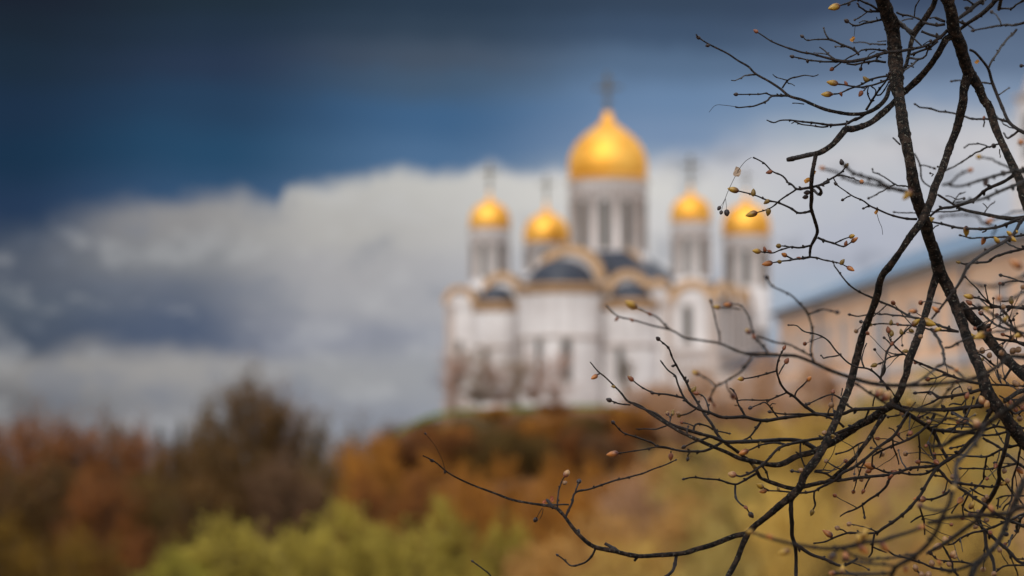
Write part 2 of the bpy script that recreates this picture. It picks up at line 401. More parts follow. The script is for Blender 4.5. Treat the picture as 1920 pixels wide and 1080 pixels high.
def drum(px, v, half, py_base, py_dome, py_bottom, py_cross, nwin, a_off, dome_h=1.0):
    u = solve_u(px, v); mp_ = mpp(u, v); r = half*mp_*.955; RR = half*mp_
    zb, zd = wz(py_bottom, u, v), wz(py_base, u, v)
    m = MB(); h = zd-zb
    m.lathe([(r, zb-4), (r, zb+h*.06), (r*.965, zb+h*.07), (r*.965, zd-h*.20), (r, zd-h*.19), (r*1.0, zd-h*.07), (r*1.05, zd-h*.04), (r*1.05, zd)], 48, (u, v))
    dr = m.build('drum', WHITE, cath)
    m = MB()
    for i in range(nwin):
        for s_ in (-.34, .34):
            a = a_off+2*math.pi*(i+s_)/nwin
            m.lathe([(r*.035, zb+h*.07), (r*.035, zd-h*.27), (r*.06, zd-h*.25), (r*.06, zd-h*.23)], 6, (u+r*math.cos(a), v+r*math.sin(a)))
    n2_ = nwin*4
    for i in range(n2_):
        a = 2*math.pi*(i+.5)/n2_; cx, cy = u+r*1.0*math.cos(a), v+r*math.sin(a); w = r*.045
        m.lathe([(w, zd-h*.17), (w, zd-h*.10)], 4, (cx, cy))
    m.build('drum_colonnette', CREAM, dr)
    m = MB(); m.lathe([(r*1.05, zd+.002), (r*1.09, zd+.06), (r*1.09, zd+h*.03+.06), (r*.9, zd+h*.03+.1)], 48, (u, v)); m.build('drum_cornice', OCHRE, dr)
    for i in range(nwin):
        a = a_off+2*math.pi*i/nwin
        curved_window(dr, u, v, r*.968, a, zb+h*.09, zd-h*.27, r*.20 if nwin > 8 else r*.26, r*.03)
    m = MB(); m.lathe([(q*RR, zd+h*.03+z*RR*dome_h) for q, z in (PROF if nwin > 8 else PROF2)], 56, (u, v)); dm = m.build('dome', GOLD, cath)
    zt = zd+h*.03+(1.72 if nwin > 8 else 1.9)*RR*dome_h; cross(dm, u, v, zt, wz(py_cross, u, v)-zt)
    return dr
drum(1141, 11.0, 75, 345, 215, 484, 136, 10, R(-90+11))
drum(918, 5.0, 38.5, 432, 380, 532, 304, 8, R(-90+3))
drum(1297.5, 5.0, 38, 420, 366, 528, 288, 8, R(-90+3))
drum(1025, 17.5, 43, 458, 390, 512, 328, 8, R(-90+12))
drum(1402, 17.5, 45.5, 445, 383, 545, 316, 8, R(-90+12))
# small ochre kokoshnik at the foot of the middle drum
def kok(px, v, pyt, rad):
    u = solve_u(px, v); zt = wz(pyt, u, v); m = MB(); zc = zt-rad
    pts = [(u+rad, zc-1.2)]+[(u+rad*math.cos(a), zc+rad*math.sin(a)) for a in [math.pi*i/16 for i in range(17)]]+[(u-rad, zc-1.2)]
    m.prism(pts, v, v+3.2); o = m.build('kokoshnik', WHITE, cath); m = MB(); m.arch(u, zc, rad-.35, rad+.1, v-.2, v+.3, 18); m.build('rim', OCHRE, o)
kok(1180, 6.6, 470, 1.15)

# low annex chapel with dark roof in front of the right side
def annex():
    p = at(1392, 742, 212); e = empty('annex', p, -PHI); tag(e, 'low white annex with a dark hipped roof beside the right end of the cathedral', 'annex')
    m = MB(); m.box(-6, 3.4, 0, 8, -3, 2.0); m.build('wall', WHITE, e)
    m = MB(); m.box(-6.15, 3.55, -.15, 8.15, 2.0, 2.3); m.build('cornice', CREAM, e)
    m = MB(); m.add([(-1.8,-.4,2.31),(3.9,-.4,2.31),(3.9,8.4,2.31),(-1.8,8.4,2.31),(.6,3,4.1),(1.6,3,4.1),(1.6,5,4.1),(.6,5,4.1)],
        [(0,3,2,1),(4,5,6,7),(0,1,5,4),(1,2,6,5),(2,3,7,6),(3,0,4,7)]); m.build('roof', SLATE, e)
    m = MB(); m.box(-6.2, -1.81, -.2, 8.2, 2.31, 2.6); m.build('parapet', CREAM, e)
    for x in (-4.8, -2.9, -.6, 1.6):
        f = arched_window(e, x, .1, 1.5, .55)
annex()

# ================================================================= long building on the right
PLASTER = mat('peach plaster', (.92,.62,.42), .9, var=(.82,.53,.35), scale=.25, bump=.15, bscale=3)
TRIM = mat('pale trim', (.60,.53,.50), .85)
BLUE = mat('blue-grey sheet roof', (.12,.20,.30), .45, 0, var=(.15,.23,.32), scale=.3, spec=.6)
PANE2 = mat('haze pale glass', (.30,.29,.30), .4)  # no curtains: air haze is put into the pane colour to cut contrast
def long_building():
    VX, VY = at(535, 880, 1000).x, 1000.0; d = Vector((VX, VY, 0)).normalized()
    a0 = at(1920, 455, 100); ez = a0.z
    org = Vector((a0.x, 100, 0))-d*26; ang = math.atan2(d.y, d.x)
    LEN = 76
    e = empty('long_building', (org.x, org.y, ez), ang)          # local x runs away from the viewer, local y to the left
    tag(e, 'long peach plastered three-storey building with a blue-grey roof, receding behind the branches', 'building')
    m = MB(); m.box(0, LEN, -12, 0, -13, 0); m.build('wall', PLASTER, e)
    m = MB()
    m.box(-.3, LEN+.3, -12.3, .3, 0.0, .18); m.box(-.15, LEN+.15, -12.15, .15, -.3, 0); m.box(-.12, LEN+.12, 0, .12, -4.6, -4.15); m.box(-.12, LEN+.12, 0, .12, -8.4, -8.0)
    m.build('cornice', TRIM, e)
    m = MB(); m.add([(-.8,.8,.182),(LEN+.8,.8,.182),(LEN+.8,-12.8,.182),(-.8,-12.8,.182),(5,-6,3.3),(LEN-5,-6,3.3)],
                    [(0,1,2,3),(0,4,5,1),(1,5,2),(2,5,4,3),(3,4,0)]); m.build('roof', BLUE, e)
    for fl, zc in enumerate((-2.4, -6.3, -10.3)):
        for k in range(20):
            x = 3+k*3.7; w, h = 1.15, 1.9
            m = MB(); t = .18
            m.box(x-w/2-t, x-w/2, 0, .1, zc-h/2, zc+h/2); m.box(x+w/2, x+w/2+t, 0, .1, zc-h/2, zc+h/2); m.box(x-w/2-t, x+w/2+t, 0, .14, zc+h/2, zc+h/2+t); m.box(x-w/2-t, x+w/2+t, 0, .16, zc-h/2-t, zc-h/2)
            n0 = len(m.f); m.box(x-w/2, x+w/2, 0, .04, zc-h/2, zc+h/2); n1_ = len(m.f)
            m.box(x-.04, x+.04, .04, .07, zc-h/2, zc+h/2); m.box(x-w/2, x+w/2, .04, .07, zc+.25, zc+.33)
            me = m.mesh('window'); me.materials.append(TRIM); me.materials.append(PANE2)
            for p in me.polygons[n0:n1_]: p.material_index = 1
            link('window', me, e)
    m = MB()
    for k in range(5): m.lathe([(.09, -13), (.09, 0)], 8, (4.85+k*14.8, .2))
    m.build('downpipe', BLUE, e)
long_building()

# ================================================================= bell tower at the right border
def tower():
    Y = 215; c = at(1968, 800, Y); e = empty('bell_tower', c, R(20))
    tag(e, 'tall pale bell tower cut off by the right border of the photo', 'bell tower')
    def z(py): return at(1953, py, Y).z-c.z
    m = MB(); m.box(-2.1, 2.1, -2.1, 2.1, -3, z(330)); m.box(-1.75, 1.75, -1.75, 1.75, z(330), z(185)); m.build('wall', WHITE, e)
    m = MB(); m.box(-2.35, 2.35, -2.35, 2.35, z(330), z(330)+.4); m.box(-2.0, 2.0, -2.0, 2.0, z(185), z(185)+.4)
    m.box(-2.3, 2.3, -2.3, 2.3, z(520), z(520)+.4); m.build('cornice', CREAM, e)
    m = MB(); m.lathe([(2.0, z(185)+.41), (1.75, z(160)), (1.0, z(120)), (.25, z(0)), (.02, z(-60))], 8, (0, 0)); m.build('spire', CREAM, e)
    for k in range(4):
        q = empty('belfry_opening', (0, 0, 0), R(90)*k)
        m = MB(); m.prism([(-.55, z(300)), (.55, z(300))]+[(.55*math.cos(t), z(225)+.55*math.sin(t)) for t in [math.pi*i/10 for i in range(11)]], -1.79, -1.7)
        bpy.data.objects.remove(q); o = m.build('belfry_opening', GLASS, e); o.rotation_euler = (0, 0, R(90)*k)
tower()
# ================================================================= background vegetation
def foliage_mat(name, c1, c2, trans=.25, scale=.7):
    m = mat(name, c1, .9, var=c2, scale=scale, trans=trans, detail=3, lo=.38, hi=.62, spec=.2); return m
TRUNK = mat('dark trunk bark', (.05,.035,.025), .95, var=(.09,.065,.045), scale=3)
def tube(mb, pts, rad, n=5):
    vs = []; k = len(pts)
    for i, p in enumerate(pts):
        d = (pts[min(i+1, k-1)]-pts[max(i-1, 0)]).normalized(); a = d.orthogonal().normalized() if i == 0 else None
        if a is None: a = (prev-d*prev.dot(d)).normalized()
        prev = a; bb = d.cross(a)
        for j in range(n):
            t = 2*math.pi*j/n; vs.append(p+(a*math.cos(t)+bb*math.sin(t))*rad[i])
    fs = [(i*n+j, i*n+(j+1) % n, (i+1)*n+(j+1) % n, (i+1)*n+j) for i in range(k-1) for j in range(n)]+[tuple(range(n))[::-1], tuple(range((k-1)*n, k*n))]
    mb.add(vs, fs, True)
def tree_meshes(seed, H, Rw, kind):
    """trunk mesh and crown mesh of one tree, foot at the origin. kind: bare, thin, willow, brush"""
    rnd = random.Random(seed); tb = MB(); cb = MB()
    low = {'bare': .16, 'thin': .22, 'wisp': .0, 'willow': .02, 'brush': .02}[kind]
    cz, rzz = H*(1+low)/2, H*(1-low)/2
    nl = {'bare': 74, 'thin': 40, 'wisp': 34, 'willow': 90, 'brush': 84}[kind]
    per = {'bare': 95, 'thin': 42, 'wisp': 34, 'willow': 90, 'brush': 105}[kind]
    tw = {'bare': .035, 'thin': .028, 'wisp': .035, 'willow': .05, 'brush': .04}[kind]
    tl = {'bare': .75, 'thin': .75, 'wisp': 1.0, 'willow': .42, 'brush': .75}[kind]
    off = Vector((rnd.uniform(0, 50), rnd.uniform(0, 50), 0))
    stems = [(Vector((0, 0, 0)), Vector((rnd.gauss(0,.3), rnd.gauss(0,.3), H*.82)))] if kind in ('bare', 'thin', 'wisp') else \
            [(Vector((rnd.gauss(0,.3), rnd.gauss(0,.3), 0)), Vector((rnd.gauss(0, Rw*.45), rnd.gauss(0, Rw*.45), H*rnd.uniform(.55,.85)))) for _ in range(6)]
    r0 = (.07 if kind == 'wisp' else .2) if len(stems) == 1 else .08
    sp = []
    for p0, p1 in stems:
        pts = [p0.lerp(p1, i/7)+Vector((rnd.gauss(0,.1), rnd.gauss(0,.1), 0))*(i > 0) for i in range(8)]; pts[0].z = -.5
        tube(tb, pts, [r0*(1-.12*i) for i in range(8)], 6); sp.append(pts)
    for i in range(nl):
        # an end point spread through the crown's shell, lumpy outline
        while True:
            v = Vector((rnd.uniform(-1,1), rnd.uniform(-1,1), rnd.uniform(-1,1)))
            if .25 < v.length < 1: break
        v = v.normalized()*(v.length**.5)
        lump = .78+.30*noise.noise(v.normalized()*2.3+off)+.12*noise.noise(v.normalized()*5+off)
        end = Vector((v.x*Rw*lump, v.y*Rw*lump, cz+v.z*rzz*min(1.0, lump+.14)))
        pts = sp[rnd.randrange(len(sp))]; t = min(.95, max(.12, (end.z/H-.12)*rnd.uniform(.5,.95))); k = t*7; j = int(k)
        st = pts[j].lerp(pts[min(j+1, 7)], k-j)
        mid = st.lerp(end, .5)+Vector((rnd.gauss(0,.25), rnd.gauss(0,.25), rnd.uniform(-.1,.5)))
        lp = [st, st.lerp(mid, .5)+Vector((rnd.gauss(0,.08),)*3), mid, mid.lerp(end, .5)+Vector((rnd.gauss(0,.1), rnd.gauss(0,.1), .1)), end]
        tube(tb, lp, [r0*.34, r0*.27, r0*.2, r0*.13, r0*.06], 4)
        d = (end-st).normalized()
        for _ in range(per):
            q = rnd.random()**.6*4; j = min(int(q), 3); p = lp[j].lerp(lp[j+1], q-j)
            p = p+Vector((rnd.gauss(0,.42), rnd.gauss(0,.42), rnd.gauss(0,.4)))*(q/4+.2)
            if noise.noise(p*.75+off) < -.22: continue
            dd = (d*.8+Vector((rnd.gauss(0,.6), rnd.gauss(0,.6), rnd.gauss(.22,.45)))).normalized()
            L_ = tl*rnd.uniform(.5, 1.4); e = p+dd*L_; w = dd.orthogonal().normalized(); w.rotate(Matrix.Rotation(rnd.uniform(0, 6.28), 3, dd)); w *= tw*rnd.uniform(.6, 1.5)
            if kind == 'willow':
                for k in range(2):
                    c = p.lerp(e, (k+.4)/2); cb.add([c-w*1.4, c+dd*.16-w*.5, c+dd*.24+w*.5, c+w*1.4], [(0,1,2,3)])
            else: cb.add([p-w, p+w, e+w*.3], [(0,1,2)])
    return tb.mesh('trunk'), cb.mesh('crown')
LIB = {}
def tree(name, label, cat, group, px, py_top, Y, half_px, kind, cmat, variant=0, minh=None):
    c = at(px, py_top, Y); g = height(c.x, Y); H = max(c.z-g, minh or (3.4 if kind != 'wisp' else 2)); Rw = half_px*K*Y
    key = (kind, variant)
    if key not in LIB: LIB[key] = tree_meshes(variant*31+len(kind), 10, {'bare': 4, 'thin': 2.6, 'wisp': 2.6, 'willow': 4.5, 'brush': 4.5}[kind], kind)
    tm, cm = LIB[key]; base_r = {'bare': 4, 'thin': 2.6, 'wisp': 2.6, 'willow': 4.5, 'brush': 4.5}[kind]
    e = empty(name, (c.x, Y, g), random.uniform(0, 6.28)); tag(e, label, cat, group)
    e.scale = (Rw/base_r, Rw/base_r, H/10)
    for nm, me, m_ in (('trunk', tm, TRUNK if kind != 'wisp' else cmat), ('crown', cm, cmat)):
        o = bpy.data.objects.new(nm, me); COL.objects.link(o); o.parent = e
        if not me.materials: me.materials.append(m_)
        o.material_slots[0].link = 'OBJECT'; o.material_slots[0].material = m_
    return e
random.seed(11)
RUST = foliage_mat('rusty brown twigs', (.30,.115,.032), (.14,.055,.018))
UMBER = foliage_mat('dark umber twigs', (.09,.052,.018), (.16,.085,.026))
PURPLE = foliage_mat('mauve brown twigs', (.21,.12,.065), (.13,.075,.038))
OLIVE = foliage_mat('olive brown twigs', (.17,.105,.03), (.10,.065,.02))
ORANGE = foliage_mat('orange brown twigs', (.48,.21,.034), (.26,.11,.022))
YELLOW = foliage_mat('yellow green catkins', (.50,.405,.075), (.30,.235,.045), .35)
DIM = foliage_mat('dim orange brown twigs', (.22,.125,.018), (.10,.055,.012))
YOLIVE = foliage_mat('yellow olive twigs', (.54,.40,.12), (.32,.24,.07), .3)
RUSTY = foliage_mat('light rust twigs', (.62,.36,.11), (.40,.22,.07), .3)
OCHREF = foliage_mat('ochre spring twigs', (.68,.47,.12), (.42,.27,.07), .3)
TAN = foliage_mat('tan pink twigs', (.58,.35,.20), (.40,.24,.14), .3)
WISP1 = foliage_mat('pinkish tan twigs', (.50,.33,.26), (.38,.24,.18))
WISP2 = foliage_mat('grey tan twigs', (.36,.26,.17), (.25,.18,.12))
GREYT = foliage_mat('grey brown twigs', (.20,.15,.11), (.13,.10,.07))
DARKC = foliage_mat('dark evergreen needles', (.03,.045,.03), (.05,.06,.04))
G1 = 'bare trees of the dark wood on the left'
rows = [  # px, top, Y, half, kind, mat, label
 (-25,772,176,93,'bare',RUST,'rusty bare tree cut by the left border'),
 (62,764,182,100,'bare',RUST,'rust red bare tree, first full crown from the left border'),
 (135,756,174,106,'bare',RUST,'wide rust red bare tree with the highest top left of the dip'),
 (205,770,185,87,'bare',PURPLE,'mauve brown bare tree between two rust red ones'),
 (262,790,172,93,'bare',RUST,'lower rust brown bare tree beside the small dark conifers'),
 (345,785,168,77,'bare',UMBER,'dark umber bare tree left of the tall round one'),
 (405,742,179,77,'bare',OLIVE,'olive brown bare tree leaning on the tall round crown'),
 (468,690,175,115,'bare',UMBER,'tallest dark round bare tree of the wood'),
 (508,684,181,87,'thin',PURPLE,'airy mauve tree rising behind the tallest crown'),
 (555,735,176,72,'thin',PURPLE,'thin pinkish bare tree letting the sky show through'),
 (592,728,174,52,'thin',OLIVE,'slim olive tree at the right end of the dark wood'),
 (430,800,162,106,'bare',UMBER,'dark bare tree in front of the tall round one'),
 (545,842,160,112,'bare',PURPLE,'mauve brown bare tree above the willow bushes'),
 (610,850,168,75,'brush',OLIVE,'low olive brush in the gap beside the hill')]
for i, (px, t, Y, h, k, m_, lb) in enumerate(rows): tree('bare_tree', lb, 'tree', G1, px, t, Y, h, k, m_, i % 3)
G2 = 'lower bare trees in the front row on the left'
for i, (px, t, Y, h, m_, lb) in enumerate([
 (-10,860,139,112,UMBER,'dark umber tree low at the left border'),(95,850,142,118,UMBER,'dark tree under the widest rust red crown'),
 (190,865,136,106,RUST,'dim rust tree low in the second row'),(285,870,139,100,OLIVE,'olive brown tree low between the wood and the willows'),
 (375,880,133,93,UMBER,'dark umber tree behind the leftmost willow'),
 (20,965,104,125,DIM,'dim orange brush in the bottom left corner'),(150,975,101,118,DIM,'dim brown brush at the bottom edge left of the willows'),
 (250,985,102,93,RUST,'rust brush touching the leftmost willow')]):
    tree('bare_tree', lb, 'tree', G2, px, t, Y, h, 'brush' if i > 4 else 'bare', m_, i % 3)
# small dark conifers
def conifer(px, pt, Y, half, label):
    c = at(px, pt, Y); g = height(c.x, Y); H = c.z-g; e = empty('fir_tree', (c.x, Y, g)); tag(e, label, 'tree', 'dark firs far behind the wood')
    m = MB(); tube(m, [Vector((0,0,-.5)), Vector((0,0,H*.95))], [.25, .04], 6); m.build('trunk', TRUNK, e)
    m = MB(); rnd = random.Random(int(px)); Rw = half*K*Y
    for i in range(2600):
        z = 1-math.sqrt(rnd.random()); zz = H*(.12+.88*z); r = Rw*(1-z)*rnd.uniform(.4, 1)*(.8+.3*math.sin(z*34)); a = rnd.uniform(0, 6.28)
        p = Vector((r*math.cos(a), r*math.sin(a), zz)); d = Vector((math.cos(a), math.sin(a), -.35))*rnd.uniform(.3,.6); w = Vector((-math.sin(a), math.cos(a), 0))*.12
        m.add([p-w, p+w, p+d], [(0,1,2)])
    m.build('crown', DARKC, e)
conifer(300, 790, 215, 46, 'left one of the two far dark firs'); conifer(338, 784, 220, 50, 'right one of the two far dark firs')
# thin far trees in the gap
for i, (px, t, lb) in enumerate([(640,745,'faint far bare tree nearest the dark wood'),(672,730,'second faint far tree, counted from the wood'),(705,748,'middle one of the five faint far trees in the gap'),(742,738,'fourth faint far tree, counted from the wood'),(775,752,'faint far tree next to the cathedral hill')]):
    tree('slim_tree', lb, 'tree', 'faint slim trees in the gap', px, t+[45,22,50,30,28][i], 330, 46, 'wisp', GREYT, i % 3)
# trees in front of the cathedral wall
for i, (px, t, h, m_, lb) in enumerate([
 (852,643,51,WISP1,'thin mauve tree before the left corner of the cathedral'),(893,628,75,WISP2,'tall grey brown tree before the left apse'),
 (935,656,51,WISP1,'thin mauve tree between the two left trees and the middle apse'),(968,650,48,WISP2,'thin grey tree at the left side of the middle apse'),
 (1003,643,43,WISP1,'thin tree before the first window of the middle apse'),(1040,636,51,WISP1,'reddish thin tree before the middle apse windows'),
 (1172,648,22,UMBER,'dark slim tree before the right apse')]):
    tree('young_tree', lb, 'tree', 'young bare trees in front of the cathedral', px, t, 206, h, 'wisp', m_, i % 3)
# hillside brush
G3 = 'orange brown bushes on the hillside'
hb = [(655,812,172),(705,808,178),(668,850,150),(742,800,182),(800,795,186),(730,845,160),(855,800,188),(800,840,165),(905,812,180),(870,850,160),(960,800,188),
      (945,850,158),(1010,812,182),(1040,846,160),(1075,792,190),(1120,806,184),(1165,790,190),(1110,850,160),(1190,845,158),(690,880,140),(780,880,140),(1000,885,138),(1090,890,136),(900,890,140)]
def place(px, Y): return 'left' if px < 800 else 'middle' if px < 1000 else 'right'
hill_lb = ['glowing orange bush at the left foot of the hill','orange bush on the left slope edge','dim orange bush low in the gap','rust bush just under the left shoulder of the grass crest',
 'rust brown bush under the left end of the grass crest','orange bush above the middle willow','brown bush below the left corner of the cathedral','orange bush behind the second willow from the right','olive brown bush below the left apse',
 'orange brown bush behind the rightmost willow','grey brown bush under the middle apse','orange bush right of the rightmost willow','olive bush below the middle apse windows','orange bush halfway down the hill','brown bush at the right end of the grass strip',
 'mauve brown bush below the right apse','rust bush at the top of the slope under the slim dark tree','orange bush behind the long curved twig','orange bush under the crossing twigs','rust bush just above the left willow','rust bush just above the middle willow',
 'orange bush low on the slope right of the willows','orange bush under the thin forked twig','orange bush between the two right willows']
hm = [ORANGE,ORANGE,ORANGE,RUST,RUST,ORANGE,RUST,ORANGE,OLIVE,ORANGE,OLIVE,ORANGE,OLIVE,ORANGE,RUST,PURPLE,RUST,ORANGE,ORANGE,RUST,RUST,ORANGE,ORANGE,ORANGE]
for i, (px, t, Y) in enumerate(hb): tree('hillside_bush', hill_lb[i], 'bush', G3, px, max(t, 794), min(Y, 181), 62 if i not in (16,) else 45, 'brush', hm[i], i % 3)
# willows
G4 = 'yellow green willows along the bottom'
for i, (px, t, Y, h, lb) in enumerate([
 (430,966,108,144,'leftmost yellow green willow at the bottom edge'),(575,972,98,101,'low willow between the two left crowns'),
 (655,939,105,151,'tallest bright willow, in the middle of the row'),(760,972,99,94,'willow leaning on the right side of the tallest one'),
 (835,932,115,75,'narrow willow right of the tallest one'),(950,959,110,72,'rightmost willow, standing apart above the bottom twig'),
 (330,1024,96,113,'low olive yellow willow sloping to the bottom left')]):
    tree('willow', lb, 'willow', G4, px, t, Y, h, 'willow', YELLOW if i != 6 else foliage_mat('olive catkins', (.42,.38,.06), (.26,.22,.04), .4), i % 2)
# low brush on the brow of the hill
for i, (px, t, m_, lb) in enumerate([(868,779,OLIVE,'olive'),(925,783,ORANGE,'orange'),(985,781,OLIVE,'olive'),(1040,785,RUST,'rusty'),(1100,780,OLIVE,'olive'),(1160,778,ORANGE,'orange'),(1215,776,RUST,'rusty'),(800,800,OLIVE,'olive'),(745,822,RUST,'rusty')]):
    w = ['under the left corner of the cathedral','under the left apse','under the left part of the middle apse','under the right part of the middle apse','under the gap between the apses','at the foot of the slim dark tree','under the right bay','at the left shoulder of the hill','halfway down the left edge of the hill'][i]
    tree('low_bush', 'low '+lb+' brush on the brow '+w, 'bush', 'low brush on the brow of the hill', px, t, [188,197,191,199,186,195,190,192,186][i], 50, 'brush', m_, i % 3, [2.2,1.3,2.0,1.2,2.3,1.5,2.0,1.6,2.0][i])
rb_ = random.Random(8)
hues = [('rusty',RUST),('orange',ORANGE),('olive brown',OLIVE),('orange',ORANGE),('rusty',RUST)]
marks = ['under the left edge of the cathedral','just left of the left apse foot','straight under the left apse','left of the middle apse foot','under the first window of the middle apse','straight under the middle apse','under the second window of the middle apse','right of the middle apse foot','under the right apse','between the right apse and the right bay','under the arched window bay','below the annex','at the right end of the brow']
for i, mk in enumerate(marks):
    hn, m_ = hues[(i*3+1) % 5]
    tree('slope_bush', hn+' bush on the upper slope '+mk, 'bush', 'bushes on the upper slope below the cathedral', 846+i*36+rb_.uniform(-8, 8), rb_.uniform(782, 794), rb_.uniform(183, 191), rb_.uniform(42, 60), 'brush', m_, i % 3, rb_.uniform(2.2, 3))
# ochre trees behind the branches on the right
G5 = 'ochre saplings behind the foreground branches'
oc = [(1230,730,195,74,TAN,'tan sapling before the right bay of the cathedral'),(1300,690,184,81,TAN,'tall tan sapling before the annex wall'),(1375,705,178,81,TAN,'tan sapling under the dark annex roof'),
 (1450,650,162,94,TAN,'tan sapling at the near corner of the annex'),(1530,660,140,94,TAN,'pinkish sapling before the far end of the long building'),(1620,640,135,108,TAN,'pinkish sapling before the middle of the long building'),
 (1720,620,131,121,TAN,'tall pinkish sapling between the two leaning limbs'),(1830,600,129,128,TAN,'tall tan sapling near the right border'),(1935,600,126,121,TAN,'tan sapling cut by the right border'),
 (1190,870,145,101,TAN,'tan brown bush right of the hillside'),(1270,835,151,108,RUSTY,'ochre bush at the right foot of the hill'),(1350,800,126,114,YOLIVE,'ochre bush before the tan saplings'),(1450,770,120,121,OCHREF,'ochre bush behind the crossing twigs'),
 (1550,760,115,128,OCHREF,'ochre bush behind the thick leaning limb'),(1650,750,113,128,YOLIVE,'ochre bush behind the forked limb'),(1760,740,111,135,OCHREF,'ochre bush behind the tangle of twigs'),(1870,735,111,148,OCHREF,'ochre bush behind the limb at the right border'),
 (1060,930,107,101,ORANGE,'low orange bush right of the rightmost willow'),(1150,945,102,114,RUSTY,'ochre brush above the long lower twig'),(1270,915,98,121,RUSTY,'ochre brush above the lowest fork'),(1390,890,96,128,YOLIVE,'ochre brush behind the lowest fork'),
 (1510,880,93,135,OCHREF,'ochre brush under the leaning limb'),(1640,870,91,148,OCHREF,'ochre brush behind the bud clusters'),(1770,860,90,148,YOLIVE,'ochre brush behind the blurred near twigs'),(1900,860,90,148,RUSTY,'ochre brush in the bottom right corner'),
 (1040,1010,87,121,RUSTY,'low ochre brush at the bottom below the long twig'),(1180,1015,85,135,OCHREF,'low ochre brush at the bottom left of the hanging twig')]
for i, (px, t, Y, h, m_, lb) in enumerate(oc): tree('sapling', lb, 'bush', G5, px, t, Y, h*1.2, 'brush', m_, i % 3)

for i, (px, t, Y, h, m_, lb) in enumerate([(1480,850,60,120,OCHREF,'golden brush low behind the hanging twig'),(1600,905,48,120,OCHREF,'golden brush low behind the pale bud pair'),(1720,900,46,120,YOLIVE,'golden brush low under the fork of twigs'),
   (1840,890,45,120,OCHREF,'golden brush low behind the thick blurred twigs'),(1950,850,50,120,TAN,'tan brush at the lower right border'),(1330,970,50,120,YOLIVE,'golden brush at the bottom right of the long twig'),(1560,1000,42,120,OLIVE,'olive brown brush at the bottom behind the red buds'),
   (1700,990,42,120,RUSTY,'golden brush at the bottom below the tangle'),(1850,1000,40,120,OLIVE,'olive brown brush at the bottom right corner'),(1660,780,66,120,TAN,'tan brush behind the crossing of the two limbs'),(1790,760,64,120,OCHREF,'golden brush left of the blurred thick twig'),(1910,770,62,120,YOLIVE,'golden brush behind the limb leaving at the right border')]):
    tree('sapling', lb, 'bush', G5, px, t, Y, h, 'brush', m_, i % 3, 1.5)
# ================================================================= foreground linden tree
# branches traced in tiles of the photo: origin x, origin y, scale
TILES = {'T0':(1280,0,6),'T1':(1600,0,6),'T2':(1280,180,6),'T3':(1600,180,6),'T4':(1340,340,6),'T5':(1600,360,6),'T6':(1600,540,6),'T7':(1600,720,6),
         'T8':(1600,900,6),'T9':(1280,900,6),'T10':(1280,720,6),'S0':(1080,530,3.6),'S1':(760,780,3.6),'S2':(1400,530,3.6),'S3':(1400,0,3.6),'G':(0,0,1)}
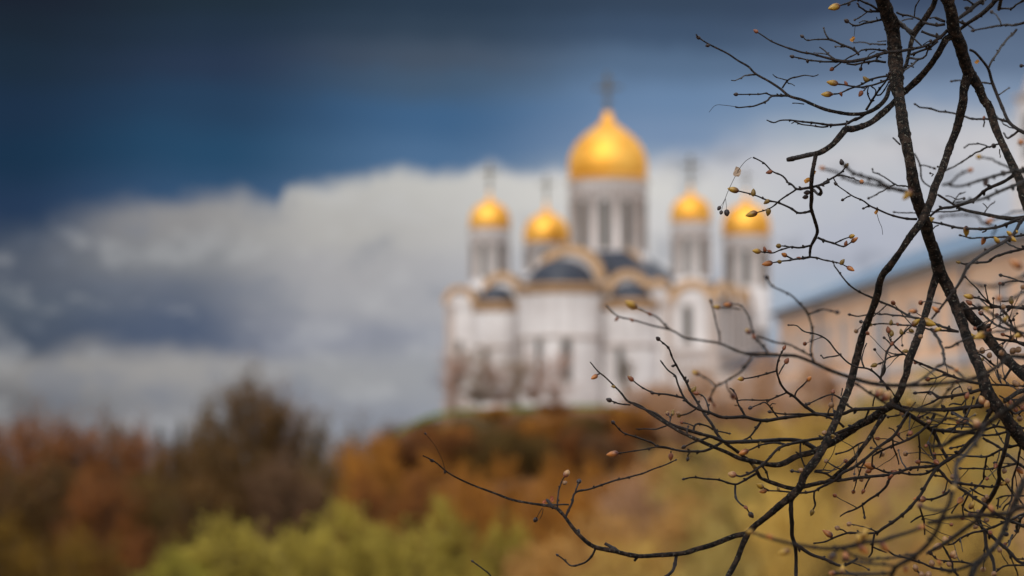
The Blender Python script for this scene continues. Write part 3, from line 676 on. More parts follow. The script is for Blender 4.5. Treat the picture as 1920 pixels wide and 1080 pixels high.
# tile z(depth from focus) w0>w1 [end bud] : x,y[,w] ... from base to tip. A tile name inside the points switches tile.
TRACE = '''
L T1 0 32>20 : G 2330,-380,60 G 2120,-520,50 G 1850,-470,42 G 1700,-260,36 G 1655,-40,33 T1 370,120,32 430,270,32 465,540,31 480,810,30 495,1020,27 T3 515,0,25 565,360,25 635,720,24 678,990,25 T5 715,72,25 780,270,24 820,360,25 840,480,26 925,720,25 970,900,27 T6 1070,0,25 1130,150,23 1220,380,23 1280,560,22 1350,750,22 1430,920,23 T7 1500,60,27 1590,210,28 1690,340,27 1800,500,28 1930,660,28 2080,800,26 2300,1020,22
L T6 0 20>22 : 1200,180,20 1330,330,21 1440,450,21 1560,620,21 1700,780,21 1860,930,21 1990,1050,20 2200,1200,16
L T5 0 17>9 : 955,900,20 925,980,17 T6 880,40,15 840,200,15 790,360,15 730,540,17 690,650,17 620,830,17 600,960,15 560,1060,15 T7 540,60,15 480,180,15 410,250,16 330,300,17 200,390,17 60,460,17 T10 1900,520,17 1750,620,15 1600,700,14 1450,770,13 1290,810,13 1130,895,12 1000,910,10 850,880,9 650,840,8 500,770,7 330,700,6 150,620,6 0,550,5.5 S0 620,958,5 500,880,4.5 430,830,4 350,800,4 300,740,3 200,640,2.8 150,600,2.4 95,535,2
L T7 0 12>8 : 350,330,13 310,400,11 250,490,9 180,610,10 80,740,9 0,850,9 T9 1660,0,8.5 1550,30,8 1400,65,8 1280,97,8 1180,85,8 1050,45,7.5 930,0,7 T10 870,1050,6 830,970,6 780,900,5.5 700,825,5 600,750,5 480,665,5
L T1 0 25>17 : G 2330,-300,60 G 2150,-420,48 G 1900,-330,36 G 1790,-150,28 T1 1040,-100,25 1065,0,25 1110,180,25 1130,330,26 1200,500,27 1240,650,24 1300,820,25 1360,900,22 1410,980,19 T3 1460,30,19 1530,130,19 1590,330,18 1650,480,17 1720,630,16 1800,800,17 1870,950,17 T5 1910,60,17 1960,200,17 2060,420,17 2200,900,15 T7 2400,0,12
L T1 0 18>17 : 1290,830,20 1260,940,19 1240,1040,19 T3 1235,60,20 1200,220,19 1160,380,18 1090,560,16 1030,740,16 970,900,16 910,1040,17 T5 880,80,17 810,240,17 740,370,17 640,500,15 540,650,14 420,820,15 330,930,15 290,1040,15 T6 280,40,16 230,200,16 160,380,16 100,540,16 50,740,17 10,900,17 T10 1875,40,15 1810,200,15 1740,380,16 1650,570,16 1570,740,17 1480,880,17 1370,1020,17 T9 1330,60,17 1240,170,18 1100,280,15 960,400,13 820,510,13 720,600,13 600,625,12 480,670,11 330,730,11 150,780,11 0,825,11 S1 1700,940,9.5 1560,945,9 1400,910,9 1270,880,8 1180,810,7 1120,740,6.5 1060,660,6 1000,615,5 850,590,4 720,565,4 600,520,3.5 440,460,3 300,390,2.5 200,310,2.3 120,268,2
L T9 0 14>10 : 740,580,14 715,640,14 670,740,13 610,900,12 540,1030,12 440,1200,11 300,1500,8
L T1 0 16>12 : 1120,380,16 1085,420,14 1040,450,14 960,590,14 860,740,14 740,880,14 620,990,14 540,1060,14 T3 440,90,13 330,190,13 210,290,13 100,340,12 0,370,13 T2 1840,375,14 1780,440,13 1680,550,12 1560,630,12 1490,650,11
L T2 0 9>8 : 1540,640,11 1440,658,9 1300,690,9 1190,715,8.5 1172,718,6
L T2 0 9>4 : 1500,640,10 1490,700,8 1460,860,8 1445,1010,8 T4 1090,60,7 1090,200,7.5 1085,300,7 1120,420,6.5 1155,550,6.5 1130,640,6 1080,740,5 1070,850,4
L T1 0.05 14>6 : G 1775,-200,16 G 1765,-60,13 T1 920,0,11 860,130,12 770,260,13 690,370,13 650,480,9 620,620,7 585,750,7 500,880,8 410,980,8 T3 370,20,8 280,120,8 150,190,7 0,205,6.5 T2 1780,190,6 1600,150,5.5 1450,90,5 1350,45,4.8 1200,0,4.5 T0 1100,1000,4 980,920,3.8 820,830,3.6 740,750,3.4 620,680,3 500,600,3 300,500,2.6 190,430,2.2 150,385,2
B T1 0 9>10 : 490,235,10 560,290,9 620,340,10 680,375,11
B T1 .0 3>2.5 : 540,280 640,390 770,520
B T0 0 3>1.6 : 820,835 700,850 620,895 545,900
B T0 0 3>1.6 : 1120,995 1190,900 1280,870 1360,850 1470,860 1525,838
B T0 0 2>1.3 : 1190,900 1120,890 1050,870 1015,835
B T0 0 2>1.3 : 1190,935 1230,945 1262,970
B T0 0 3>2 k8 : 1190,1078 1000,1070 950,1045 850,1060 620,1065
B T2 0 3.8>2 : 1200,0 1010,0 960,40 880,85 800,110 635,132 590,120
B T2 .0 .9>.7 : 590,120 480,105 370,105 295,185
B T2 0 2>1.4 : 1370,85 1230,78
B T3 0 6>5 : 230,150,6 160,180,5 80,240,5 0,270,5 T2 1840,310,4.5 1720,325,4 1640,325,4 1500,305,3.4 1350,290,3 1210,272,2.6 1100,275,2.4 1025,300,2.2 945,270,2
B T2 0 3>1.6 : 1640,340 1580,350 1500,340 1340,320 1260,295 1225,315
B T2 0 3>3 : 1840,360 1830,340 1850,300
B T1 0 6>4 : 1060,340,7 990,410,6 900,470,4.5 800,520,4.2 690,545,4.5 500,580,5 370,590,5 270,620,6 150,660,6 0,690,6
B T0 0 6>2 r8 : 1920,690,6 1800,690,6 1700,670,5 1580,640,4 1450,605,3.5 1350,590,3.2 1250,560,3 1130,520,2.8 1000,465,2.4 900,400,2.2 845,365,2
B T0 0 4>2.2 k8 : 1820,690 1700,690 1550,690 1400,675 1260,642
B T0 0 3.5>2 : 1740,680 1650,620 1600,570 1540,530
B T0 .2 2>1.8 : 1620,610 1560,600 1480,590
B T0 0 2.4>2 r9 : 1780,705 1700,760
B T0 0 4>2 k6 : 1980,620,4 1920,560,4 1800,510,3.8 1650,440,3 1500,440,2.4 1390,455,2.2 1355,420,2
B T0 0 3>2 k4 : 1650,440 1610,380 1590,325
B T0 .2 2>1.6 k5 : 1860,530 1780,525 1720,525
B T1 0 4>3 : 370,695 220,690 60,720 0,730 T0 1850,715
B T1 0 3>2.4 : 370,562 130,555 60,590 0,630 T0 1860,660 1800,690
B T1 0 2.4>2 k7 : 150,650 100,720 92,765
B T1 0 2.4>1.6 : 150,660 190,610 240,575
B T1 0 2.4>1.6 : 230,640 270,640 315,650
B T1 .25 3>2 : 370,495 210,495 100,475 0,480
B T1 .25 2>1.6 : 370,455 270,470
B T1 0 4>2.4 k8 : 325,225 180,245 80,280 0,290 T0 1860,255
B T1 0 2.4>1.6 : 200,240 110,235 70,255
B T1 0 2>1.4 : 270,225 260,190
B T1 0 .9>.7 : 20,295 10,400 0,470
B T1 0 4>2.4 k4 : 290,125 160,130 110,105 60,80 50,50
B T1 0 2.6>2 k5 : 150,135 90,180 20,225
B T1 0 4>2.6 o18 : 285,115 200,60 110,20 60,-8 0,0 T0 1850,40 1760,65
B T1 0 3.6>3 : 490,135 560,165 680,190 770,230
B T1 0 2.4>2 : 685,185 700,80 745,0 800,-120
B T1 0 5>4 : 1040,270 940,282 840,265 760,240
B T1 0 5>4 : 1000,420 960,410 860,390 760,350
B T1 .3 2.4>2 : 670,210 600,215 540,235
B T1 0 3>2 k4 : 1040,235 930,200 870,205
B T1 0 2.6>2 : 1040,245 1000,240 920,210
B T1 0 5>4 : 950,460 860,530 760,570 640,615
B T1 0 4>2.4 : 620,650 750,665 820,620 840,560 885,552
B T1 0 4>3 : 730,668 650,740 570,790
B T1 0 3>2 : 600,735 640,745 675,755
B T1 0 2>1.5 k5 : 780,510 830,470 850,465
B T1 .15 9>7 : G 2000,-130,9 T1 1500,-30,8 1460,0,8 1370,60,8 1290,130,8 1170,215,7
B T1 .15 4>3 : 1240,0,4 1280,0 1355,60
B T1 .1 10>6 : G 2020,-160,10 T1 1650,-50,9 1600,0,9 1550,60,9 1440,160,8 1290,260,7 1200,330,6
B T1 .1 4>4 : 1280,262 1230,255 1185,240
B T1 .1 3>3 : 1445,160 1440,200
B T1 .25 4.5>2.6 k7 : 1960,240,5 1850,275 1680,285 1580,300 1480,320 1370,340
B T1 .25 2.6>2.4 : 1365,335 1320,300 1285,280
B T1 .25 2.6>2.2 k7 : 1665,285 1630,190 1560,140
B T1 .1 6>6 k7 : 1690,-120 1665,-20 1640,90
B T1 .1 4>3 : 1960,-30 1900,10 1830,50 1780,95 1640,95
B T1 .2 3>2.6 k7 : 1960,740 1900,740
B T1 .2 3.4>4 : 1525,775 1600,620 1700,480 1835,325
B T3 .1 9>4 : 2060,490,10 1960,430,8 1860,380,7 1750,290,6 1680,140,6 1630,20,5.5 T1 1560,920,5.2 1520,780,5 1450,680,4.4 1370,590,4 1310,560,4
B T1 .3 3>2.4 k5 : 1560,942 1450,930 1200,905 1110,915
B T1 .35 2.4>2 k4 : 1640,1065 1750,990
B T3 .25 4>2.6 k4 : 1760,295 1640,262 1490,262 1320,250 1130,195 1010,180 870,140 740,125 705,100
B T3 .25 2.6>2.4 : 1465,265 1470,300 1465,345
B T3 .2 4>3 : 1860,390 1740,470 1690,410
B T3 .25 2.4>2 : 1840,370 1730,340 1640,260 1600,210
B T3 .35 3>2.2 k4 : 1640,540 1510,570 1440,540 1330,540 1250,575
B T3 .35 3>2.6 : 1510,572 1400,630 1300,690 1160,780 1000,850
B T3 .35 2>1.6 : 1640,600 1655,690
B T3 -.8 4.5>3 r18 : 2100,560 1960,520 1890,515
B T3 -.8 4.4>3.6 r14 : 1000,1010 1080,980 1200,880 1300,845
B T3 -.5 3.4>3 o15 : 1950,880 1720,790 1600,740 1540,700 1420,690
B T3 -.7 6>4 : 2000,860 1930,830 1700,870 1450,940 1200,1015 1050,990
B T3 -.7 6>5 : 2000,920 1920,960 1750,1030 1640,1075 T5 1440,80 1130,125
B T3 .35 3>2.4 : 690,640 745,780 770,940 870,1030
B T3 .35 2.4>2 k5 : 745,780 820,785 905,808
B T3 .35 2>1.8 k4 : 1000,830 950,795
B T3 .35 2>1.8 k5 : 880,900 900,880 868,868
B T3 .3 3>2.2 k4 : 640,1020 560,1010 470,995 330,900 220,850 215,820
B T3 .3 2.6>2.2 k5 : 470,1000 310,1075 T5 180,70
B T3 .3 3>3 : 520,545 490,510 450,470
B T2 -.15 3>2.2 r11 : 1740,890 1830,900 1920,925 T3 85,958
B T3 -.7 6>5 : 640,1080 400,1020 270,950 10,870 T2 1800,760
B T3 -.8 5>4 r13 : 600,1075 330,1020 0,960 T2 1720,860 1600,810
B T3 .05 7>4 : 2020,790,7 1930,830,6.5 1800,895,6 1690,965,6 1500,1050,5.5 T5 1350,90,5.5 1130,165,5 970,190,4.4 860,275,4
B T5 .05 3>3 : 1350,95 1340,130
B T5 .12 12>3.5 : 2100,270,13 1930,290,11 1800,300,9.5 1650,285,7.5 1500,255,6.5 1240,200,5.2 1120,135,4.4 950,30,3.6
B T5 .12 7>4 : 1950,290,7 1830,320,6 1700,370,5 1600,400,4.4 1450,415,4.2 1200,405,4 1020,365,3.6 880,335,3
B T5 .15 2.4>2 k4 : 960,372 925,385 908,402
B T5 .12 3>2.6 : 1510,410 1490,440 1455,450
B T5 .3 2.6>2 k4 : 1240,205 1000,225 860,225 600,235 465,225
B T5 .3 2.6>2 : 1120,130 1150,75 1200,20 1260,0
B T5 .3 2>1.8 : 1150,75 1100,50 1040,40
B T5 .3 2>2 k6 : 1150,80 1200,80 1245,73
B T5 .3 2.4>2 : 1480,240 1510,180 1590,105
B T5 .3 2>1.8 : 1510,180 1490,150 1460,130
B T5 .15 4>2.4 k4 : 2000,460 1920,480 1740,505 1500,515 1340,515 1210,490
B T5 -.2 7>4 : 1960,260,7 1880,340,6.5 1800,480,6.5 1680,570,6.5 1500,670,6.5 1300,820,6.5 1220,980,5.5 T6 1150,10,4.6 1000,200,4 880,350,3
B T5 .08 5>3 o7 : 2000,610 1940,630 1750,680 1600,730 1500,785 1350,800 1250,815 1200,795
B T5 .08 3.4>3 : 1880,640 1800,610 1700,560
B T5 .1 3.4>2.4 k7 : 2000,1040 1960,1030 1870,1000 1760,960 1670,940
B T5 .1 2.4>2 k7 : 1870,1000 1750,1005 1690,1030
B T5 -1.0 6>5 : 1290,1025 1600,1060 1900,960 2050,900
B T5 -.6 3.4>3 k8 : 1440,340 1400,270 1250,260 1030,260 1005,275
B T5 -.6 3>2.6 : 1440,345 1700,280 1790,220 1950,210
B T5 -.6 4>3 : 1440,330 1600,400 1580,450 1560,500
B T5 0 4.5>2 k7 : 720,300,4.5 560,290,3.8 430,265,3.4 270,190,3 180,150,2.8 100,100,2.6 0,45,2.4 T4 1430,80,2 1380,38,2
B T4 .0 2.4>2 k6 : 1530,160 1490,175 1455,200
B T4 .0 2.4>2 k5 : 1745,285 1700,290 1682,305
B T4 .0 1>.8 : 1820,345 1850,450 1880,520 1890,600
B T4 .0 1>.8 : 1360,0 1385,40
B T4 0 5>2 : 1090,70,5 930,90,3.8 870,40,3.4 810,0,3.2 T2 1180,960,3.2 1135,905,3 1000,840,2.6 910,755,2.4 785,692,2.2
B T2 0 .9>.8 : 775,690 700,740 620,850 520,1050 T4 160,95 120,190 
B T4 0 .8>.7 k8 : 120,190 90,250 62,285
B T4 0 .8>.7 k8 : 120,190 90,280 77,335
B T4 0 .8>.7 k10 : 122,195 130,260 135,325
B T4 0 3.4>2 o17 : 920,90,3.4 830,150,3 740,215,2.8 620,300,2.4 470,355,2
B T4 0 4.2>2.6 o9 : 1090,70,4.5 1180,45,4.2 1280,5,4 T2 1580,980,3.6 1700,915,3.2 1750,880,3 1800,840,2.6 1825,800,2.4
B T4 0 5>4 : 1150,60 1200,100 1195,150 1140,130 1100,95
B T4 0 6>2.2 o18 : 1085,330,6 1040,345,4 940,355,4 870,310,3.6 800,275,3.5 700,235,3 600,215,2.8 450,155,2.5 265,108,2.2
B T4 0 3>2 : 940,355 915,372
B T4 0 4>2.2 r12 : 1155,630,4 1250,675,3.5 1350,700,3 1450,735,2.5 1500,720,2.2 1545,685,2
B T4 0 2.6>2 o12 : 1350,690 1440,655 1515,622
B T4 0 4>2 o13 : 1075,725,4 950,745,3.2 850,740,3 770,770,2.8 660,800,2.5 560,800,2.3 515,790,2
B T4 0 2.6>2 o11 : 850,742 790,735 735,737
B T4 0 4.2>2 r15 : 1070,850,4.4 1000,865,4 870,880,3 760,905,2.5 650,917,2
B T4 0 3>2.4 r12 : 880,875 830,850 805,840
B T4 0 3.2>2 r12 : 1070,850,3.4 1150,860,3 1220,885,2.7 1340,910,2.4 1400,925,2 1450,945,2 1490,965,2
B T6 .15 4.5>2.4 k5 : 1190,490,4.5 900,400,4.2 750,350,4.2 600,300,4 470,220,3.8 300,150,3.6 190,100,3.4 0,0,3 T5 0,1080 T4 1440,1075,2.6 1345,950,2.4 1340,920,2
B T6 .18 3.4>2.2 k5 : 900,385 750,350 600,320 450,305 260,292 120,305 40,315 -30,300
B T6 .15 3.8>2.4 o8 : 1190,490 1000,475 830,460 620,420 400,405 215,415
B T6 .15 2.4>2 k7 : 200,405 140,390 90,380
B T6 0 5>2 k4 : T7 430,215,5 T6 370,1100,4 310,1030,4 290,1000,3.8 200,930,3.5 110,895,3.2 60,888,3 S2 700,545,3 620,480,2.8 560,400,2.6 490,355,2.6 390,330,2.2 340,290,2 290,285,2
B S2 0 2.6>2 k4 : 620,492 560,500 520,512 505,495
B T6 0 3>2 k3 : 120,900 95,800 110,720 150,635
B T6 0 4.2>2.4 o14 : 300,1020,4.2 340,880,3.6 380,730,3.2 430,640,3 470,600,3 600,480,2.6 660,420,2.4
B T6 .02 5>2 o10 : 1430,1080,5 1300,1050,4.5 1170,1015,4.2 950,930,4 850,890,3.8 700,820,3.6 620,770,3.2 540,720,3 450,640,2.8 405,570,2.4 430,540,2.2
B T6 .02 2.2>2 r10 : 410,570 390,520 400,505
B T6 .02 2.6>2 k6 : 430,640 390,600 355,570
B T6 .02 2.6>2.2 r7 : 570,738 480,748 390,725
B T6 .02 2.6>2.2 o10 : 570,745 460,770 390,795 350,830 260,855
B T6 .0 3>2.6 : 350,870 348,950 310,1000
B T6 .02 3>2.4 r10 : 1160,1010 1040,990 940,1010 860,1030
B T6 -.45 5>4 : 870,450 930,540 980,640 1015,700 1015,850 940,890 800,1010 640,1080
B T6 -.45 4>4 : 1015,860 1090,900 1160,940 1250,1010
B T6 -.45 4>3 : 1030,670 1110,660 1230,590 1450,520 1700,480 1950,420
L S2 -.45 12>2.6 : G 2060,650,14 G 1960,664,12 S2 1872,500,10.5 1780,500,10 1700,560,9.5 1620,610,9 1560,640,8.5 1450,665,8 1200,690,8 1000,695,8 850,680,8 700,640,7.5 560,590,7 450,540,6.5 330,495,6 200,490,5.5 0,480,5 S0 1300,485,5 1200,490,5 1100,465,4.6 970,410,4 850,390,3.6 740,370,3.4 640,320,3.2 520,290,3 380,250,2.8 280,225,2.6 205,155,2.4
B S0 -.45 3.2>2.4 o18 : 640,320 560,240 480,200 405,165
B S0 -.45 3>2.4 k6 : 975,405 970,350 950,280 930,200 912,140
B S0 -.45 4>2 r13 : 1300,485 1240,400 1190,320 1160,220 1110,150 1050,145
B S0 -.45 2.4>2 o13 : 1110,180 1040,170 975,162
B S0 -.45 2.6>2.4 o14 : 1210,365 1190,340 1170,335
B S0 -.45 3.4>3 : 1600,500 1450,420 1340,400 1220,365
B S0 -.45 4>2.6 k8 : 1610,535,4.5 1590,470 1600,350 1570,215 1500,130 1440,80 1330,25 1290,-25
B S0 -.45 3.4>3 k8 : 1570,212 1660,180 1755,195
B S0 -.45 4>2.6 o15 : 1190,505 1120,590 1020,660 950,690 900,655 835,622
B S0 -.45 3>2.6 r11 : 950,690 920,740 905,780
B S0 -.45 3>2.6 r8 : 905,780 925,815
B S0 -.45 2.6>2.4 r17 : 1015,665 1020,710 1055,755
B T7 0 9>8 : 1560,230,8 1430,245,8 1300,262,8 1100,285,8.5 930,290,7.5 800,285,6 700,285,6.5 530,255,6 400,265,5.5
B T7 0 6>3 : 400,262,6 330,268,6 150,280,6 0,290,6 T10 1800,335,6 1650,345,6 1480,340,6 1250,365,6.5 1100,385,6.5 950,410,7 820,400,6.5 700,370,6 560,375,5.6 430,370,5.4 300,320,5 200,290,4.8 100,240,4.5 20,160,4 S0 690,690,3.2 670,630,3 620,590,2.8 570,525,2.2
B S0 0 4>2 r10 : 730,780 690,770 600,750 520,745 430,695 385,660
B T10 0 5>2.2 k8 : 450,640,5.5 S0 960,1030,5 900,930,5 850,860,4.5 790,760,4 740,660,4 690,580,3.4 650,500,3 620,440,2.8 565,385,2.2
B S0 0 3>2 r8 : 900,870 880,800 850,760 825,748
B S0 0 2.8>2.2 o10 : 810,855 750,885 700,893
B S0 0 2.4>2 o12 : 632,960 635,915 620,890
B S0 0 2.2>2 o8 : 636,912 650,880
B T10 0 10>3 : 1500,735,10 1430,690,9 1330,640,8 1150,625,7.5 900,640,7.5 650,650,7.5 480,650,7 350,600,6.5 200,560,6 0,500,5.5 S0 620,945,5 540,885,4.2 450,850,3.4 390,825,2.6
B S0 0 2.8>2.4 k10 : 370,825 300,815 240,798
B S0 0 2.4>2 r13 : 160,615 150,618 145,625
B S0 0 2.8>1.8 : 612,965 540,985 480,990 405,985
B T10 0 5>2.2 k8 : 440,650 340,710 220,755 100,765 0,755 S1 1780,220 1700,210 1660,180 1570,145 1480,115 1410,50
B S1 0 3>2.2 r18 : 1790,218 1710,210 1600,230 1435,253
B T10 0 4>2.4 k7 : 310,595 150,650 30,700
B S1 0 2.4>2 r10 : 1795,235 1795,250
B T10 0 2.6>2.2 k6 : 90,770 60,810 70,830
B T10 0 4>2.2 k4 : 120,540 130,480 170,450 270,470 350,520 430,540 520,555
B T10 0 2.4>2 r8 : 130,478 60,450 0,435
B T10 0 3>2 k5 : 50,560 45,510 60,485
B T10 0 4>2.4 : 705,370 660,280 620,220 600,120 560,60 530,45
B T10 0 3>2.2 : 1165,95 1070,140 990,180 900,180 700,175 620,185
B S3 0 3.6>2.4 o6 : 985,500 950,512 860,530 760,575 700,600 630,628 585,635
B S3 0 3.6>2.4 : 985,525 950,540 850,575 770,590 700,580 660,572 612,566
B S3 0 2.6>2.2 o9 : 850,532 825,535
B S3 0 4.4>2.6 k6 : 810,745 830,705 860,650 900,600 940,550 960,500
B S3 0 2.4>2 : 840,690 815,640 820,590
B S3 0 2.4>2 : 860,650 870,610 850,590 840,580
B S3 0 2.2>2 : 770,595 800,600 785,615
B S3 0 3>2.2 k5 : 870,640 900,640 930,610 960,560
B T10 0 5.2>2.4 r8 : 1480,325,5.4 1350,230,5 1270,150,4.5 1170,90,4.2 1110,0,3.8 S0 1380,670,3.5 1355,600,3.2 1360,540,3 1400,455,2.4
B S0 0 3>2.2 o11 : 1350,595 1260,620 1180,640 1135,645
B S0 0 2.4>2 r10 : 1370,620 1395,570 1412,545
B T10 0 3>2 r11 : 1270,145 1290,80 1360,0 S0 1560,660
B T10 0 2.2>1.8 : 1000,175 950,215
B T10 0 3.2>2 k7 : 1065,375 1030,330 980,260 920,210 850,235 785,262
B T10 0 2>1.4 : 985,252 1010,225 1050,228
B T10 0 4.4>2.4 k6 : 1810,490 1750,430 1640,370 1480,340 1350,335 1150,340 1000,315
B T10 0 3.4>2.2 k6 : 1930,290 1840,220 1780,160 1700,120 1640,125 1560,160 1440,210
B T10 0 2>1.6 : 1785,140 1795,90 1798,55
B T10 0 2.6>2 p10 : 1640,350 1645,290 1665,255
B T10 0 4.4>2.4 : 885,425 820,510 750,595 680,630
B T10 0 3>2 : 750,592 765,600 780,622
B T10 0 6>2.6 p12 : T7 60,455,6.5 T10 1900,490,6 1720,560,5.6 1600,600,5.2 1420,630,5 1300,655,4.8 1150,690,4.6 1060,740,4.6 940,870,4.6 830,960,4.4 740,1010,4 650,1040,3.4 600,1025,2.6
B T10 0 4>2.4 r17 : 1180,685 1090,660 980,665 850,700 735,742
B T10 0 3>2.6 : 860,700 850,680 858,725
B T10 0 3.4>2.4 : 890,920 940,990 975,1075
B T9 0 4.6>3 k5 : T10 830,1000,4.6 730,1060,4 T9 660,20,3.6 590,48,3.6 440,8,3.2 330,-8,3 T10 290,1065,3 130,1055,2.8 30,1065,2.4
B T9 0 4>2.6 r9 : 590,50,4 595,190,3.6 650,270,3.2 690,300,3
B T9 0 2.6>2.4 k10 : 690,300 720,335 745,370
B T10 0 3.2>2.6 : 1320,665 1330,800 1385,955
B T10 0 3>2.4 : 1330,800 1310,780 1270,765
B T10 0 3.2>2.4 k5 : T7 170,655 T7 110,655 T7 0,710 T10 1850,750 1750,778
B T10 0 3>2.2 p7 : 1790,960 1730,930 1660,890 1630,870
B T10 0 3>2 : 1490,975 1600,970 1735,966
B T10 0 4>3 : 1480,990 1580,1000 1680,1040 1800,1075
B T10 0 3>2.4 k7 : 1385,960 1350,990 1300,990 1240,985
B T7 0 6>3.4 : 610,350,6 550,440,5.5 490,540,5.4 430,610,5.2 300,700,5.2 150,830,5 0,940,5 T10 1800,1000,4.8 T9 1700,10,4.4 1550,85,4 1480,125,3.6 1340,145,3.4 1200,135,3 1100,125,2.8 960,120,2.4
B T9 0 2.6>2.2 o13 : 965,120 930,100 905,85
B T9 0 2.4>2.2 r12 : 970,120 940,125
B T9 0 3.4>2.6 o10 : 1480,130 1475,200 1490,280 1465,335
B T7 0 6>3 : 920,330,6 890,390,5.4 850,450,5 800,500,4.6 700,580,4.4 560,650,4.2 430,700,4 300,760,3.4 215,810,2.8
B T7 0 2.8>2.2 : 320,765 295,830
B T7 0 3>2.6 : 215,805 210,920 235,935
B T7 0 9>5 : 420,240,10 540,290,9 700,390,8.5 870,510,8 930,590,7 980,700,6.4 1040,810,6 1080,870,5
B T7 0 6>5.5 : 890,515 1050,530 1200,540 1320,548 1400,560
B T7 -.6 8>8 : 1500,430,8 1440,560,8 1350,680,8 1250,800,8 1160,900,9 1150,1080,9 T8 1110,140,10 1080,260,9 1000,420,10 920,600,10 820,740,10 680,860,9 540,940,9 470,990,9 430,1080,8 400,1200,7
L T7 -.5 18>6 : G 2080,640,18 T7 1940,150,16 1800,250,15 1650,340,14 1500,450,13 1350,520,12 1150,600,11 1030,680,9.5 930,700,8.5 865,690,5
B T7 -.45 4.6>3 : 1130,10 1050,100 1000,180 900,270 760,300
B T7 -.35 4.4>3.4 : S2 720,680 T7 150,80 330,200 500,270 700,310 870,320 1000,360 1150,410 1240,440 1350,470 1500,450
B T7 -.6 4>3.4 o20 : 890,290 800,275 700,240 640,210
B T7 0 6>2.4 k7 : 1440,60,6 1300,100,5.4 1140,130,5 970,150,4.6 880,95,4.2 780,95,3.4 715,100,2.6
B T7 0 4>2.4 : 980,150 900,200 800,240 640,305
B T7 0 2.8>2 k4 : 1100,115 1120,70 1190,38
B T7 0 2.8>2 p8 : 1220,230 1290,130 1312,60
B T7 0 3>2.6 : 1220,235 1120,215 1080,240
B T7 0 3>2.4 k8 : 1380,440 1280,395 1190,370 1120,335
B T7 0 3>2.4 : 1245,295 1275,370 1290,410
B T7 0 2.4>2 o7 : 1285,390 1330,370 1365,345
B T7 0 2.4>2 : 1240,460 1210,505
B T7 .05 4>3.4 : 1340,500 1250,400 1130,320
B T7 0 3.4>2.4 : 1070,305 1040,360 970,440 880,490 820,500
B T7 0 3>2.6 : 710,385 800,350 870,310
B T7 0 3>2 : 575,640 500,570 460,510 405,490
B T7 0 3.2>2.2 : 435,610 450,710 480,790 505,905
B T7 0 3.4>2.6 : 730,570 740,700 745,870 725,975
B T7 0 2.6>2.2 : 245,150 215,245
B T7 0 3.6>2.8 : 175,295 120,400
B T7 0 3>2.6 k6 : 560,335 480,355 405,372
B T7 0 9>4 : 1585,230,9 1560,270,8 1480,420,7.5 1390,570,7.5 1300,660,7.5 1200,770,7.5 1050,860,7.5 940,950,6.5 850,1080,5 T8 760,160,5.4 690,250,5 620,330,5.4 490,440,5 340,540,4.8 240,595,4.4 0,595,3.8 T9 1840,600,3.6 1700,650,3.2 1600,695,3 1470,713,2.4
B T9 0 2.6>2.2 p8 : 1850,600 1800,560 1760,550
B T7 0 4.8>2.6 r18 : 940,945,4.8 870,980,4 800,1015,4 650,1020,3.6 500,995,3.6 380,995,3.4 280,960,3 235,948,2.6
B T7 0 2.6>2.2 : 130,945 60,935 20,930
B T7 0 6>4.4 : 950,900,6 870,925,5.4 650,945,5 520,990,4.8 400,1020,5 200,1040,5 0,1060,5 T9 1800,0,5 1660,10,5
B T7 0 4.6>2.6 : 450,1020,4.6 400,1080,4.4 T8 370,70,4.4 290,150,4.2 190,220,3.8 100,280,3.4 0,335,3 T9 1850,365,2.6 1775,415,2.2
B T8 0 2.8>2.4 k5 : 100,282 112,340 120,405
B T8 0 3.8>2.8 : 240,600 220,720 210,820 170,875
B T8 0 3>2.4 : 230,755 300,790 370,820
B T7 0 3.6>3 k8 : 960,920 880,790 850,690
B T7 0 3.4>2.6 r10 : 940,915 840,885 755,873
B T7 0 2.6>2.4 : 880,800 980,800 1110,790 1210,800
B T7 .05 4.4>3 : 1870,680 1670,740 1510,810 1330,810 1200,798
B T7 .05 3.6>3 : 1500,820 1480,950 1470,1075
B T7 0 3.4>2.8 k6 : 1850,895 1700,930 1500,955 1350,950 1220,952
B T7 0 4.6>5 : 940,940 1020,1030 T8 1060,0 1150,60 1300,160 1460,270 1620,390 1760,460 1930,520 2080,600
B T7 0 3>2.6 k6 : 1020,1045 980,1035 940,1030
B T7 0 4>2.6 k7 : 1380,620 1240,690 1110,712
L T7 0 9>5 : 1760,470,10 1730,640,9.5 1690,800,9.5 1640,960,9.5 T8 1640,0,9 1570,160,9 1480,300,10 1410,420,8.5 1440,520,7 1480,600,6 1500,760,6 1570,900,6 1590,1080,6 1600,1300,5
B T7 .06 5>4.4 : 1950,955 1800,850 1700,760 1600,690 1460,600
B T7 0 4.4>3.6 : 1990,485 1930,490 1750,495 1620,475 1500,510 1400,530
B T7 0 4.4>3.6 : 1730,535 1600,570 1440,580
B T7 0 3.4>3 : 1610,470 1650,400
B T7 0 7>5 : 1470,60 1420,160 1380,235
B T7 0 7>4 : 1570,240 1520,360 1480,410
B T7 0 4>3.4 : 1990,20 1800,22 1600,10 1540,5
B T7 0 3.6>3 : 1880,680 1850,900 1790,1065
B T7 0 4>3 : 1880,675 1960,640
B T7 -.1 12>9 : 2040,40,12 1940,65,11 1850,95,10 1740,170,9 1700,190,9
B T7 0 3.4>2.8 : 1980,190 1850,180 1750,175 1640,130
B T7 0 4>3 : 1750,290 1820,330 1900,300 1980,310
B T7 0 3>2.4 o8 : 1700,260 1780,300 1790,360
B T7 0 3>2.4 p9 : 1900,300 1860,350 1880,370
B T7 0 3>2 r7 : 1800,190 1820,240 1870,260
